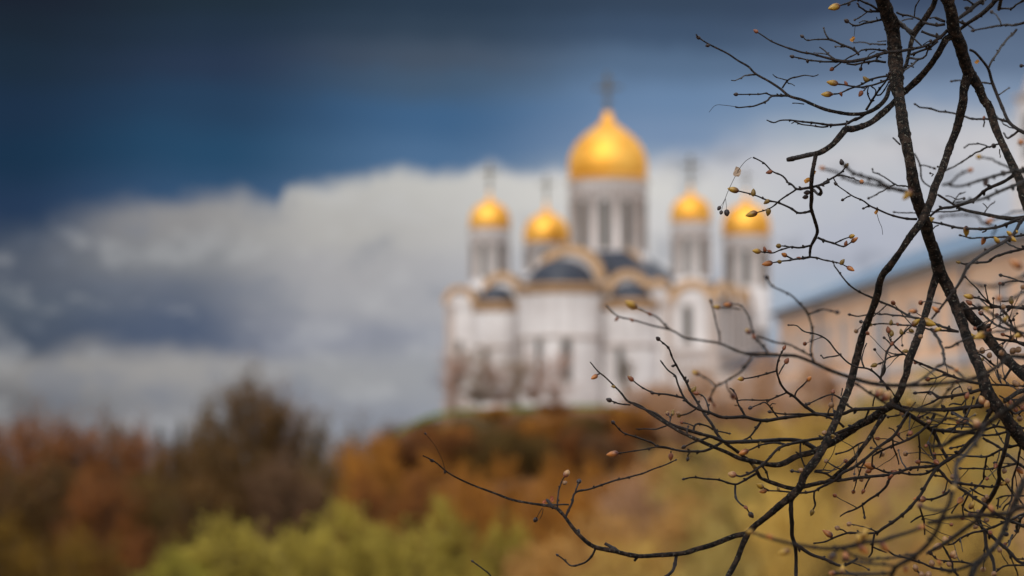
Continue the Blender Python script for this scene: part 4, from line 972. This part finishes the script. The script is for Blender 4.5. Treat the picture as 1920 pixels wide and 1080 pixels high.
L T8 -.5 14>6 : G 2080,930,16 T8 1940,300,12.5 1780,360,12 1600,390,12 1400,400,11 1200,415,10 1040,430,9.5 920,470,8.5 845,480,6
L T8 -.5 15>14 : G 1990,800,16 T8 1920,30,14 1850,180,14 1760,400,13 1680,600,13 1600,740,12 1480,860,13 1380,960,14 1330,1080,14 1250,1300,12
B T8 -.5 8>5 : 1480,870 1380,930 1200,1000 1120,1020 980,1010
B T8 -.4 10>5 : 1410,440,10 1240,560,9.5 1080,680,8.5 960,750,6.5 820,830,5
B T8 -.7 6>3.6 o16 : 1040,330 930,345 800,310 760,292
B T8 -.8 10>6 r15 : 0,740 130,700 300,690 450,640 650,580 720,550
B T9 -.8 9>4 o14 : T8 60,720,9 T9 1920,740,8.5 1800,760,8 1600,770,7.5 1350,740,7 1150,700,6.2 960,650,5 800,595,4.4
B T9 -.5 4.4>4 : 1700,740 1800,790 T8 0,850 180,890 450,870 720,820 820,740
B T9 -.4 7>4 r15 : T8 440,1050,6 T8 200,1060,6.4 T9 1920,1058,5.4 1720,1050,4.4
B T8 -.5 4.6>4 : 470,965 250,940 0,920 T9 1800,880
B T8 0 4>3 r8 : 1110,1025 900,990 760,930 600,880 460,840 370,785
B T8 0 4.4>3 : 1760,460 1700,475 1600,520 1450,570 1330,590 1200,650 1120,715 1040,722
B T8 0 4.2>3 : 1180,1075 1120,1000 1110,930 1060,840 1010,745 970,735
B T8 0 3.4>2.8 k9 : 1330,948 1200,920 1010,910 940,890 885,835
B T8 0 6>5 : 1480,560 1620,690 1750,800 1850,910 1940,950 2060,1010
B T8 0 4>3 p8 : 2000,960 1900,960 1800,960 1680,980 1600,1035
B T8 0 3>2.6 : 1990,888 1930,885 1840,883
B T8 0 4.6>3 o12 : 1150,30 1300,50 1440,65 1560,75 1650,50
B T8 0 3.4>2.8 r15 : 1460,0 1380,90 1260,160 1225,205
B T8 0 3.4>2.6 : 1290,160 1240,280 1240,430
B T8 0 3>2.4 : 1180,260 1140,320 1108,375
B T8 0 3>2.6 : 1250,330 1300,355 1400,370
B T8 0 3>2.6 p9 : 1310,90 1380,130 1440,160 1480,178
B T8 0 3>2.4 : 1640,205 1625,330
B T8 0 3.4>2.8 : 1980,175 1920,175 1700,185 1610,210
B T8 0 3.4>2.6 : 1790,-20 1780,230 1720,290 1680,350
B T8 0 4>2.6 : 1790,620 1760,700 1730,780
B T8 0 3.4>2.6 : 745,310 790,430 800,500 800,615
B T8 0 3.2>2.6 : 768,400 710,430 645,478
B T8 0 4.4>3.4 r18 : 1090,110 1060,150 980,190 880,215 810,212
B T8 0 4>3 o12 : 800,1100 750,1060 715,1030
B T8 0 3>2.6 p8 : 1080,860 1110,860
B T8 0 3.4>3 : 1940,360 1860,400 1780,440
B T8 .1 5>4 : 2000,330 1900,420 1840,520 1850,580
B T8 0 3.4>2.8 p9 : 1930,400 1860,430 1830,430
B T6 0 6>4.4 : 1990,230 1920,228 1700,210 1400,225 1235,240
B T6 0 3.8>3 : 1650,225 1740,320 1790,430 1830,500
B T6 .02 2.8>2.4 : 1790,90 1760,145 1660,145
B T6 0 3>2.6 o11 : 1790,210 1785,180
B T6 0 3.6>3 o14 : 1620,205 1560,190 1430,120 1350,105
B T6 0 3>2.6 r10 : 1390,220 1350,190 1330,180
B T6 0 4>3 r11 : 1960,510 1830,490 1640,430 1550,380 1480,310 1440,285
B T6 0 3>2.6 k9 : 1560,390 1545,410 1535,415
B T6 0 3.4>2.8 o12 : 1815,485 1700,380 1620,310
B T6 -.5 4.4>3.8 : 1950,560 1850,480 1700,380 1490,250 1400,180
B T6 .05 5.4>4.4 : 2040,640 1930,625 1760,600 1580,570 1460,545
B T6 0 4>3 r9 : 1930,650 1870,620 1780,560 1700,525
B T6 0 3.6>2.8 p9 : 1640,890 1600,880 1520,820 1460,770 1410,740
B T6 0 3.4>3 : 1620,920 1640,1000 1660,1065
B T6 0 4.6>4 : 1780,900 1740,960 1700,1030
B T6 0 3.4>3 k8 : 1780,855 1830,870 1905,885
B T6 -.9 6>4 r17 : 2060,30 1930,40 1780,120 1650,120
B T6 -.6 4>3.4 : 1930,150 1830,240 1780,330
B S1 0 4.6>2.2 k4 : 1080,690,4.6 1120,600,4 1150,520,3.6 1250,490,3.2 1400,440,3 1560,400,2.8 1740,335,2.4 1820,303,2
B S1 0 3>2.4 k9 : 1150,520 1160,480 1170,448
B S1 0 3>2 p12 : 1025,630 1030,540 1045,480 1060,430 1075,408
B S1 0 3>2.2 : 1105,600 1050,595 1000,598 940,600
B S1 0 6>4 : 1000,625 985,600 955,565
B S1 0 1.2>.9 k9 : 925,620 900,660 885,690
B S1 0 1.2>.9 : 930,625 925,660 908,695
B S1 0 4>2.2 k5 : 1285,900 1240,970 1190,1000 1120,1012 1070,970 1035,945
B S1 0 8>6 : 1460,930 1400,890 1350,862
B S1 0 6>5 : 1170,800 1168,770
B S1 0 5>4.4 : 1570,950 1545,980
B S1 0 6>5 : 1830,940 1820,1000 1800,1050 1740,1100
B S1 0 1.1>.8 k4 : 270,380 250,300 200,200 140,125
B S1 .05 3>2.2 k5 : 640,1200 575,1080 520,1030 460,985
B T9 0 9>6 : 1220,220,10 1220,350,9 1230,520,8 1230,620,8 1260,720,8 1275,850,7 1275,1090,7 1280,1300,6
B T9 0 7>4.4 : 1250,700,7 1300,745,6.4 1340,770,6 1450,840,5.4 1600,890,5 1750,960,5 1830,955,4.6 1920,915,4 T8 50,880
B T5 0 3>2 : 175,155 118,185
B T2 0 2>1.6 : 1700,925 1740,1000
'''
# loose buds: tile z kind length : positions
BUDS = '''
T0 0 k7 : 180,425 285,510 1870,45 1405,685
T0 0 o16 : 1700,935 1635,1060
T0 0 r7 : 1840,945 1780,1055
T1 0 o10 : 140,895
T1 0 r11 : 85,1050
T2 0 r10 : 980,855
T4 0 o11 : 435,135 590,228 605,335
T4 0 r8 : 565,772 620,792 950,865 1475,705
T4 0 o9 : 730,905 1430,915
T2 0 k9 : 1790,750
T4 0 k9 : 1045,125 1025,175
T5 0 r7 : 1420,415
T5 -.6 o16 : 1270,430
T5 -1.0 o18 : 620,20 840,320 720,60
T5 -1.0 r20 : 1030,1020 1840,820
T5 -.6 r14 : 1520,335 1465,545
T5 -.25 o12 : 1760,470 1830,450 1780,520 1620,550
T3 -.5 k12 : 1580,560
T3 -.8 k14 : 1490,960 1690,870
T3 .3 r8 : 1470,250
T6 -.9 o20 : 820,380 1290,540 1440,530 
T6 -.5 o13 : 940,470 1480,235
T6 -.35 r12 : 1160,930 680,260 940,250
T6 0 o9 : 540,500 650,480 590,710 425,395
T6 0 r8 : 500,408 430,632
T6 0 p10 : 1860,690 1800,700 1450,710 1530,760 1650,665 1820,1070 1780,560
T6 -.4 o14 : 1870,530 1700,355
T7 -.5 p17 : 290,100 360,145
T7 0 p14 : 1455,195 1520,205 1255,415
T7 -.4 p15 : 1400,450
T7 0 p8 : 545,330 1115,1045 1700,970 
T7 0 r15 : 1865,965
T7 0 r9 : 420,1030 470,990
T7 0 r9 : 1760,200 1830,290 1900,270
T7 0 p8 : 1880,60 1850,10 1690,235
T8 0 p13 : 960,745 1120,840 1040,690
T8 0 p9 : 885,945 1080,950 1480,225 1380,520 1495,450
T8 -.5 r12 : 970,930 1560,330
T8 0 o14 : 1330,290
T8 -.5 o15 : 1130,90
T8 0 k9 : 1840,575 1720,610
T8 0 p10 : 770,1068 840,1075 700,990
T8 -.9 o18 : 120,620 60,670
T8 -.9 r18 : 100,770 340,740
T8 -.5 r12 : 590,1000 
T9 0 r16 : 1645,610
T9 -.8 o18 : 1150,810
T9 -.8 r16 : 985,645 1840,865
T9 -.4 o14 : 1800,1020 
T9 -.6 k14 : 1690,850
T9 0 o7 : 1075,100
T10 0 r9 : 155,105 
T10 0 o10 : 120,70 865,665 800,925
T10 0 p8 : 1600,550 1725,615 1335,970
S0 0 k6 : 622,438 655,562 753,665 513,743
S0 0 o8 : 255,702 365,640 652,885
S0 -.45 r8 : 500,212 275,245 378,252 1203,368
S0 0 p6 : 1082,823 690,885
S1 0 p7 : 1073,452
S1 0 k6 : 182,302 268,378
'''
BRACT = [('T2',615,850,16,'pale'),('T2',1400,950,11,'amber'),('T2',1480,860,7,'amber'),('T4',1818,345,8,'amber'),('T1',-8,440,9,'amber'),
         ('S1',940,578,8,'red'),('S1',990,560,10,'red'),('T1',1392,695,8,'amber')]

def parse():
    br = []
    for line in TRACE.strip().splitlines():
        head, body = line.split(' : ' if ' : ' in line else ':'); h = head.split()
        kind, tile, z = h[0], h[1], float(h[2]); w0, w1 = map(float, h[3].split('>')); bud = h[4] if len(h) > 4 else None
        pts = []; t = tile
        for tok in body.split():
            if tok in TILES: t = tok; continue
            v = [float(q) for q in tok.split(',')]; ox, oy, s = TILES[t]
            pts.append([ox+v[0]/s, oy+v[1]/s, v[2] if len(v) > 2 else None])
        # drop repeats of the same point at tile joins
        q = [pts[0]]
        for p in pts[1:]:
            if math.hypot(p[0]-q[-1][0], p[1]-q[-1][1]) > 1.2: q.append(p)
        n = len(q)
        for i, p in enumerate(q):
            if p[2] is None: p[2] = w0+(w1-w0)*i/max(n-1, 1)
        br.append(dict(kind=kind, z=z*1.15 if z > -.7 else z*.85, pts=q, bud=bud))
    return br
def smooth_path(pts, step):
    """Catmull-Rom through (x, y, w)"""
    out = []; n = len(pts)
    for i in range(n-1):
        p0, p1, p2, p3 = pts[max(i-1, 0)], pts[i], pts[i+1], pts[min(i+2, n-1)]
        m = max(1, int(math.hypot(p2[0]-p1[0], p2[1]-p1[1])/step))
        for k in range(m):
            t = k/m; out.append([.5*((2*p1[j])+(-p0[j]+p2[j])*t+(2*p0[j]-5*p1[j]+4*p2[j]-p3[j])*t*t+(-p0[j]+3*p1[j]-3*p2[j]+p3[j])*t**3) for j in range(3)])
    out.append(list(pts[-1][:3])); return out
BR = parse()
# stray tile switch used as off-frame target
for b in BR:
    b['pts'] = [p for p in b['pts'] if not (p[1] > 690 and p[0] > 1640 and b['kind'] == 'B' and b['pts'][0][0] < 1540 and b['pts'][0][1] > 670 and b['pts'][0][1] < 685)]
for i, b in enumerate(BR): b['s'] = smooth_path(b['pts'], 3.0 if b['kind'] == 'L' else 3.6)
order = sorted(range(len(BR)), key=lambda i: (BR[i]['kind'] != 'L', -BR[i]['pts'][0][2]))
BR = [BR[i] for i in order]
grid = {}
def near(x, y, rad, zz=None, zt=.3, skip=None):
    best = None
    for gx in range(int((x-rad)//20), int((x+rad)//20)+1):
        for gy in range(int((y-rad)//20), int((y+rad)//20)+1):
            for (px, py, pz, w, bi, k) in grid.get((gx, gy), ()):
                if bi == skip or (zz is not None and abs(pz-zz) > zt): continue
                d = math.hypot(px-x, py-y)-w*.5
                if d < rad-w*.5 and (best is None or d < best[0]): best = (d, px, py, pz, w, bi, k)
    return best
rz = random.Random(5)
for bi, b in enumerate(BR):
    s = b['s']; n = len(s); z = b['z']; z0 = z
    if bi > 0:
        h = near(s[0][0], s[0][1], 22, z, .42, bi)
        if h: z0 = h[3]; b['parent'] = h[5]
        elif s[0][0] > 1920 or s[0][1] < 0: z0 = z*.6
    ph = rz.uniform(0, 9); amp = (.05 if b['kind'] == 'L' else .03)*min(1, n/60)
    ln = 0; tot = sum(math.hypot(s[i+1][0]-s[i][0], s[i+1][1]-s[i][1]) for i in range(n-1)) or 1
    for i in range(n):
        if i: ln += math.hypot(s[i][0]-s[i-1][0], s[i][1]-s[i-1][1])
        t = min(1, ln/max(40, min(tot, 160))); t = t*t*(3-2*t)
        zz = z0+(z-z0)*t+amp*math.sin(ph+ln*.013)*t
        s[i].append(zz); s[i].append(ln)
        grid.setdefault((int(s[i][0]//20), int(s[i][1]//20)), []).append((s[i][0], s[i][1], zz, s[i][2], bi, i))

# extra fine twigs in the lower right tangle, each growing out of a traced branch
rx = random.Random(33); NB = len(BR); tries = 0; made = 0
while made < 110 and tries < 4000:
    tries += 1
    bi = rx.randrange(NB); b = BR[bi]; s = b['s']
    if len(s) < 12 or b['z'] < -.3: continue
    i = rx.randrange(4, len(s)-3); x, y, w, z = s[i][0], s[i][1], s[i][2], s[i][3]
    if not (1540 < x < 1915 and 560 < y < 1075 and 2.2 < w < 14): continue
    dx, dy = s[i+1][0]-s[i-1][0], s[i+1][1]-s[i-1][1]; a = math.atan2(dy, dx)+rx.choice((-1, 1))*rx.uniform(.6, 1.25)
    ln = rx.uniform(22, 78); pts = [[x, y, min(w*.6, rx.uniform(2.6, 4))]]; bend = rx.uniform(-.5, .5)
    n = 4
    for k in range(n):
        a += bend/n+rx.uniform(-.22, .22); px, py = pts[-1][0]+math.cos(a)*ln/n, pts[-1][1]+math.sin(a)*ln/n; pts.append([px, py, pts[0][2]*(1-.4*(k+1)/n)])
    nb = dict(kind='B', z=z, pts=pts, bud=rx.choice(['o9', 'r9', 'p8', 'k6', None, 'k5', 'r11']), parent=bi)
    q = smooth_path(pts, 3.6); L0 = 0; dz = rx.uniform(-.12, .12)
    for k in range(len(q)):
        if k: L0 += math.hypot(q[k][0]-q[k-1][0], q[k][1]-q[k-1][1])
        q[k].append(z+dz*k/len(q)); q[k].append(L0)
    nb['s'] = q; BR.append(nb); made += 1
def bark(name, c1, c2, lich, sc, rough, bump):
    m = bpy.data.materials.new(name); m.use_nodes = True; t = m.node_tree; b = t.nodes['Principled BSDF']; lk = t.links
    g = t.nodes.new('ShaderNodeNewGeometry')
    n = t.nodes.new('ShaderNodeTexNoise'); n.inputs['Scale'].default_value = sc; n.inputs['Detail'].default_value = 6; n.inputs['Roughness'].default_value = .65
    r = t.nodes.new('ShaderNodeValToRGB'); r.color_ramp.elements[0].position = .46; r.color_ramp.elements[1].position = .60
    r.color_ramp.elements[0].color = (*c1, 1); r.color_ramp.elements[1].color = (*c2, 1)
    lk.new(g.outputs['Position'], n.inputs[0]); lk.new(n.outputs[0], r.inputs[0]); src = r.outputs[0]
    v = t.nodes.new('ShaderNodeTexNoise'); v.inputs['Scale'].default_value = sc*2.6; v.inputs['Detail'].default_value = 2
    lk.new(g.outputs['Position'], v.inputs[0])
    if lich:
        mr = t.nodes.new('ShaderNodeMapRange'); mr.inputs[1].default_value = .63; mr.inputs[2].default_value = .68; lk.new(v.outputs[0], mr.inputs[0])
        mx = t.nodes.new('ShaderNodeMix'); mx.data_type = 'RGBA'; lk.new(mr.outputs[0], mx.inputs[0]); lk.new(src, mx.inputs[6]); mx.inputs[7].default_value = (*lich, 1); src = mx.outputs[2]
    lk.new(src, b.inputs['Base Color']); b.inputs['Roughness'].default_value = rough; b.inputs['Specular IOR Level'].default_value = .22
    bp = t.nodes.new('ShaderNodeBump'); bp.inputs['Strength'].default_value = bump; bp.inputs['Distance'].default_value = .006
    n2 = t.nodes.new('ShaderNodeTexNoise'); n2.inputs['Scale'].default_value = sc*1.5; n2.inputs['Detail'].default_value = 8; n2.inputs['Roughness'].default_value = .7
    lk.new(g.outputs['Position'], n2.inputs[0]); lk.new(n2.outputs[0], bp.inputs['Height']); lk.new(bp.outputs[0], b.inputs['Normal'])
    return m
BARK_L = bark('rough linden bark', (.004,.003,.0025), (.044,.028,.020), (.13,.125,.10), 150, .9, 1.0)
BARK_B = bark('smooth twig bark', (.005,.0035,.003), (.022,.013,.010), None, 260, .5, .5)
def two_tone(name, base, tip, lo=.1, hi=.55):
    m = bpy.data.materials.new(name); m.use_nodes = True; t = m.node_tree; b = t.nodes['Principled BSDF']; lk = t.links
    tcn = t.nodes.new('ShaderNodeTexCoord'); sp = t.nodes.new('ShaderNodeSeparateXYZ'); lk.new(tcn.outputs['Object'], sp.inputs[0])
    nn = t.nodes.new('ShaderNodeTexNoise'); nn.inputs['Scale'].default_value = 3.5; lk.new(tcn.outputs['Object'], nn.inputs[0])
    ad = t.nodes.new('ShaderNodeMath'); ad.operation = 'MULTIPLY_ADD'; lk.new(nn.outputs[0], ad.inputs[0]); ad.inputs[1].default_value = .5; lk.new(sp.outputs[2], ad.inputs[2])
    r = t.nodes.new('ShaderNodeValToRGB'); r.color_ramp.elements[0].position = lo+.2; r.color_ramp.elements[1].position = hi+.25
    r.color_ramp.elements[0].color = (*base, 1); r.color_ramp.elements[1].color = (*tip, 1)
    lk.new(ad.outputs[0], r.inputs[0]); lk.new(r.outputs[0], b.inputs['Base Color'])
    b.inputs['Roughness'].default_value = .42; b.inputs['Subsurface Weight'].default_value = 0
    return m
BUDM = {'o': two_tone('olive bud scales', (.07,.014,.008), (.34,.20,.022)), 'r': two_tone('red bud scales', (.06,.014,.009), (.36,.13,.025)),
        'k': two_tone('dark bud scales', (.018,.010,.010), (.05,.025,.02)), 'p': two_tone('pale pink bud scales', (.14,.035,.022), (.34,.19,.075))}
def bud_mesh(kind, seed):
    """pointed egg of overlapping scales, length 1 along +Z, width about .45"""
    rnd = random.Random(seed); mb = MB()
    prof = [(.07,-.06),(.11,0),(.17,.06),(.215,.18),(.23,.32),(.22,.48),(.18,.66),(.12,.82),(.06,.94),(.0,1.0)]
    if kind == 'k': prof = [(.10,-.06),(.15,0),(.22,.1),(.26,.3),(.25,.5),(.19,.7),(.10,.88),(0,.98)]
    if kind == 'p': prof = [(.09,-.06),(.14,0),(.24,.1),(.31,.3),(.31,.5),(.25,.72),(.13,.9),(0,.98)]
    mb.lathe(prof, 12, cap=False)
    for k in range(2):              # outer scales, lifted a little off the bud
        a0 = k*math.pi+rnd.uniform(-.4,.4); top = .62+.18*k; vs = []; fs = []
        for i in range(7):
            t = i/6; z = -.02+top*t; r = [p for p in prof if p[1] <= z+.02][-1][0] if z > -.05 else .1
            for r0, r1 in zip(prof, prof[1:]):
                if r0[1] <= z <= r1[1]: r = r0[0]+(r1[0]-r0[0])*(z-r0[1])/(r1[1]-r0[1])
            half = 1.35*math.sqrt(max(0, 1-t**2.2))+.02
            for j in range(5): a = a0+half*(j/4*2-1); q = r+.022*(1-abs(j/4*2-1)*.5); vs.append((q*math.cos(a), q*math.sin(a), z))
        for i in range(6):
            for j in range(4): fs.append((i*5+j, i*5+j+1, (i+1)*5+j+1, (i+1)*5+j))
        mb.add(vs, fs, True)
    me = mb.mesh('bud'); me.materials.append(BUDM[kind]); return me
BUDLIB = {(k, i): bud_mesh(k, i*7+ord(k)) for k in 'orkp' for i in range(2)}

lt = P(2345, 400, FOCUS+.25); TR_ = Vector((lt.x, lt.y, height(lt.x, lt.y)))
linden = empty('linden_tree', TR_)
tag(linden, 'leafless linden tree in front with dark crossing limbs and swelling buds', 'tree')
def world_of(p): return P(p[0], p[1], FOCUS+p[3])
rb = random.Random(21)
def branch_geo(mb, b, nside):
    s = b['s']; pts = []; rad = []; n = len(s); dead = b['kind'] == 'L'
    node = rb.uniform(8, 22); bumps = []
    thin = s[0][2] < 9.5 and s[n//2][2] > 1.5
    for i, p in enumerate(s):
        w = max(p[2], .6)
        d = FOCUS+p[3]
        wp = P(p[0], p[1], d)
        if thin and s[0][2] < 6:     # slight zigzag between the nodes
            wp = wp+Vector((noise.noise(wp*60), noise.noise(wp*60+Vector((9,0,0))), noise.noise(wp*60+Vector((0,7,0)))))*.0011
        r = w*.5*K*d*(.89 if w > 9 else 1 if w > 6 else 1.14)
        k = 1+.10*noise.noise(wp*90)+(.10*noise.noise(wp*35) if w > 9 else 0)
        if p[4] > node:
            if thin: k *= 1.32; bumps.append((i, w))
            elif rb.random() < .5: k *= 1.13
            node = p[4]+rb.uniform(13, 34)*(1 if w < 6 else 1.6)
        pts.append(wp); rad.append(r*k)
    tp = []
    rs = rb
    # tube
    vs = []; m = len(pts); prev = None
    for i, p in enumerate(pts):
        d = (pts[min(i+1, m-1)]-pts[max(i-1, 0)]).normalized()
        a = d.orthogonal().normalized() if prev is None else (prev-d*prev.dot(d)).normalized()
        prev = a; bb = d.cross(a)
        for j in range(nside):
            t = 2*math.pi*j/nside; o = a*math.cos(t)+bb*math.sin(t); r = rad[i]
            if nside > 8: r *= 1+.09*noise.noise((p+o*r)*150)+.05*noise.noise((p+o*r)*420)
            vs.append(p+o*r)
    fs = [(i*nside+j, i*nside+(j+1) % nside, (i+1)*nside+(j+1) % nside, (i+1)*nside+j) for i in range(m-1) for j in range(nside)]
    fs += [tuple(range(nside))[::-1], tuple(range((m-1)*nside, m*nside))]
    mb.add(vs, fs, True)
    # leaf scars and tiny dormant buds, alternate along the twig
    for q, (i, w) in enumerate(bumps):
        if i < 2 or i > m-3 or rb.random() < .35: continue
        d = (pts[i+1]-pts[i-1]).normalized(); side = d.cross(Vector((0, 1, 0)))
        if side.length < .1: continue
        side.normalize(); side *= (1 if q % 2 else -1); side = (side+Vector((0, rb.uniform(-.6,.6), 0))).normalized()
        r = rad[i]*rb.uniform(.6, .85); ax = (side+d*.9).normalized(); c = pts[i]+side*rad[i]*.55
        u = ax.orthogonal().normalized(); v2 = ax.cross(u); ring = []
        for rr, zz in ((1, 0), (.95, 1.0), (.45, 1.9)):
            for j in range(5): t = 2*math.pi*j/5; ring.append(c+(u*math.cos(t)+v2*math.sin(t))*r*rr+ax*r*zz)
        ring.append(c+ax*r*2.3)
        mb.add(ring, [(k*5+j, k*5+(j+1) % 5, (k+1)*5+(j+1) % 5, (k+1)*5+j) for k in range(2) for j in range(5)]+[(10+j, 10+(j+1) % 5, 15) for j in range(5)], True)
    b['w3'] = pts
def size_of(b): return sum(p[2] for p in b['s'] if -20 < p[0] < 1940 and -20 < p[1] < 1100)
lims = [b for b in BR if b['kind'] == 'L']; oth = sorted([b for b in BR if b['kind'] != 'L'], key=lambda b: -size_of(b))
def in_parent(o, parent, loc=(0,0,0)):
    o.parent = parent
base_inv = Vector(TR_)
def shift(mb, off): mb.v = [(v[0]-off.x, v[1]-off.y, v[2]-off.z) for v in mb.v]
for b in lims:
    mb = MB(); branch_geo(mb, b, 16 if b['s'][0][2] > 14 else 12); shift(mb, TR_)
    b['o'] = mb.build('limb', BARK_L if b['s'][0][2] > 11.5 else BARK_B, linden)
rest = MB()
for i, b in enumerate(oth):
    big = b['s'][0][2] > 6.5
    if i < 96:
        mb = MB(); branch_geo(mb, b, 9 if big else 7); shift(mb, TR_)
        b['o'] = mb.build('branch', BARK_L if b['s'][0][2] > 11 else BARK_B, linden)
    else: branch_geo(rest, b, 6)
shift(rest, TR_); o = rest.build('fine_twigs', BARK_B, linden); o['kind'] = 'stuff'
# trunk just outside the right border: the limbs join it above the view
mb = MB(); tp = [TR_+Vector((.03,0,-.3)), TR_+Vector((0,0,.4)), P(2350,500,FOCUS+.24), P(2345,100,FOCUS+.22), P(2335,-250,FOCUS+.15), P(2330,-380,FOCUS+.05), P(2360,-700,FOCUS+.05), P(2380,-1200,FOCUS+.1)]
tube(mb, tp, [.13,.10,.085,.08,.075,.065,.05,.03], 18); shift(mb, TR_); mb.build('trunk', BARK_L, linden)

# buds
allb = []
def orient(o, pos, d, L_, roll):
    q = d.normalized().to_track_quat('Z', 'Y'); o.rotation_mode = 'QUATERNION'
    o.rotation_quaternion = q @ Matrix.Rotation(roll, 3, 'Z').to_quaternion(); o.location = pos-TR_; 
for bi, b in enumerate(BR):
    if b['bud']:
        k, ln = b['bud'][0], float(b['bud'][1:]); w3 = b['w3']; d = (w3[-1]-w3[max(-4, -len(w3))]).normalized()
        allb.append((k, ln, w3[-1], d, FOCUS+b['s'][-1][3], b))
for line in BUDS.strip().splitlines():
    head, body = line.split(':'); t, z, ks = head.split(); z = float(z); z = z*1.15 if z > -.7 else z*.85
    for tok in body.split():
        x, y = map(float, tok.split(',')); ox, oy, s = TILES[t]; x = ox+x/s; y = oy+y/s
        h = near(x, y, 16, z, .35) or near(x, y, 9, None)
        if h:
            d_, px, py, pz, w, bi, k = h; b = BR[bi]; zz = pz; base = world_of([px, py, 0, pz]); tgt = world_of([x, y, 0, pz]); i = min(max(k, 1), len(b['w3'])-2)
            ax = (b['w3'][i+1]-b['w3'][i-1]).normalized(); dirn = (tgt-base); ln = float(ks[1:])
            d = (dirn.normalized()*1.0+ax*.5).normalized() if dirn.length > .001 else (ax+Vector((0,-.3,.3))).normalized()
            c = tgt-d*ln*K*(FOCUS+zz)*.45; allb.append((ks[0], ln, c, d, FOCUS+zz, b))
        else:
            ln = float(ks[1:]); a = rb.uniform(2.2, 3.6); d = Vector((math.cos(a), 0, math.sin(a))); c = world_of([x, y, 0, z])-d*ln*K*(FOCUS+z)*.5
            allb.append((ks[0], ln, c, d, FOCUS+z, None))
allb.sort(key=lambda q: -q[1])
stuff_b = []
for i, (k, ln, pos, d, dist, b) in enumerate(allb):
    me = BUDLIB[(k, i % 2)]; sc = ln*K*dist*rb.uniform(1.16, 1.44)
    o = bpy.data.objects.new('bud', me); orient(o, pos, d, ln, rb.uniform(0, 6)); wd = 1.15 if ln > 11 else 1.4; o.scale = (sc*wd, sc*wd, sc)
    if i < 98: COL.objects.link(o); o.parent = (b and b.get('o')) or linden
    else: stuff_b.append(o)
groups = {}
for o in stuff_b:
    kk = [k for k, v in BUDLIB.items() if v is o.data][0]
    groups.setdefault('all', []).append((o, kk))
mb = MB(); midx = []; kinds = 'orkp'
for o, kk in groups.get('all', []):
    mw = Matrix.LocRotScale(o.location, o.rotation_quaternion, o.scale); n0 = len(mb.f)
    me = o.data; mb.add([mw @ v.co for v in me.vertices], [tuple(p.vertices) for p in me.polygons], True); midx += [kinds.index(kk[0])]*(len(mb.f)-n0)
    bpy.data.objects.remove(o)
flat = {'o': (.15,.09,.015), 'r': (.15,.045,.016), 'k': (.02,.011,.01), 'p': (.20,.11,.055)}
me = mb.mesh('small_buds')
for k in kinds: me.materials.append(mat('small bud '+{'o':'olive','r':'red','k':'dark','p':'pale'}[k], flat[k], .45))
for p, i in zip(me.polygons, midx): p.material_index = i
o = link('small_buds', me, linden); o['kind'] = 'stuff'
# withered bracts still hanging on
DRY = {'pale': mat('pale dry bract', (.50,.38,.28), .8, trans=.5), 'amber': mat('amber dry bract', (.50,.24,.05), .8, trans=.4), 'red': mat('reddish dry bract', (.36,.11,.05), .8, trans=.3)}
for t, x, y, ln, c in BRACT:
    ox, oy, s = TILES[t]; x = ox+x/s; y = oy+y/s; h = near(x, y, 20, 0, .3); z = h[3] if h else 0; cpt = world_of([x, y, 0, z]); u = ln*K*(FOCUS+z)
    vs = []; n = 7; a = rb.uniform(-.6, .6)
    for i in range(n):
        t_ = i/(n-1)*2-1; w = .42*math.sqrt(max(0, 1-t_*t_))*(1+.25*rb.uniform(-1, 1))
        for j in (-1, 0, 1):
            px, pz = j*w+.12*math.sin(t_*3), t_*.62; px, pz = px*math.cos(a)-pz*math.sin(a), px*math.sin(a)+pz*math.cos(a)
            vs.append(cpt+Vector((px, .25*j*j*math.cos(t_*2)+.15*rb.uniform(-1, 1), pz))*u-TR_)
    fs = [(i*3+j, i*3+j+1, (i+1)*3+j+1, (i+1)*3+j) for i in range(n-1) for j in range(2)]
    m_ = MB(); m_.add(vs, fs, False); m_.build('dry_bract', DRY[c], linden)
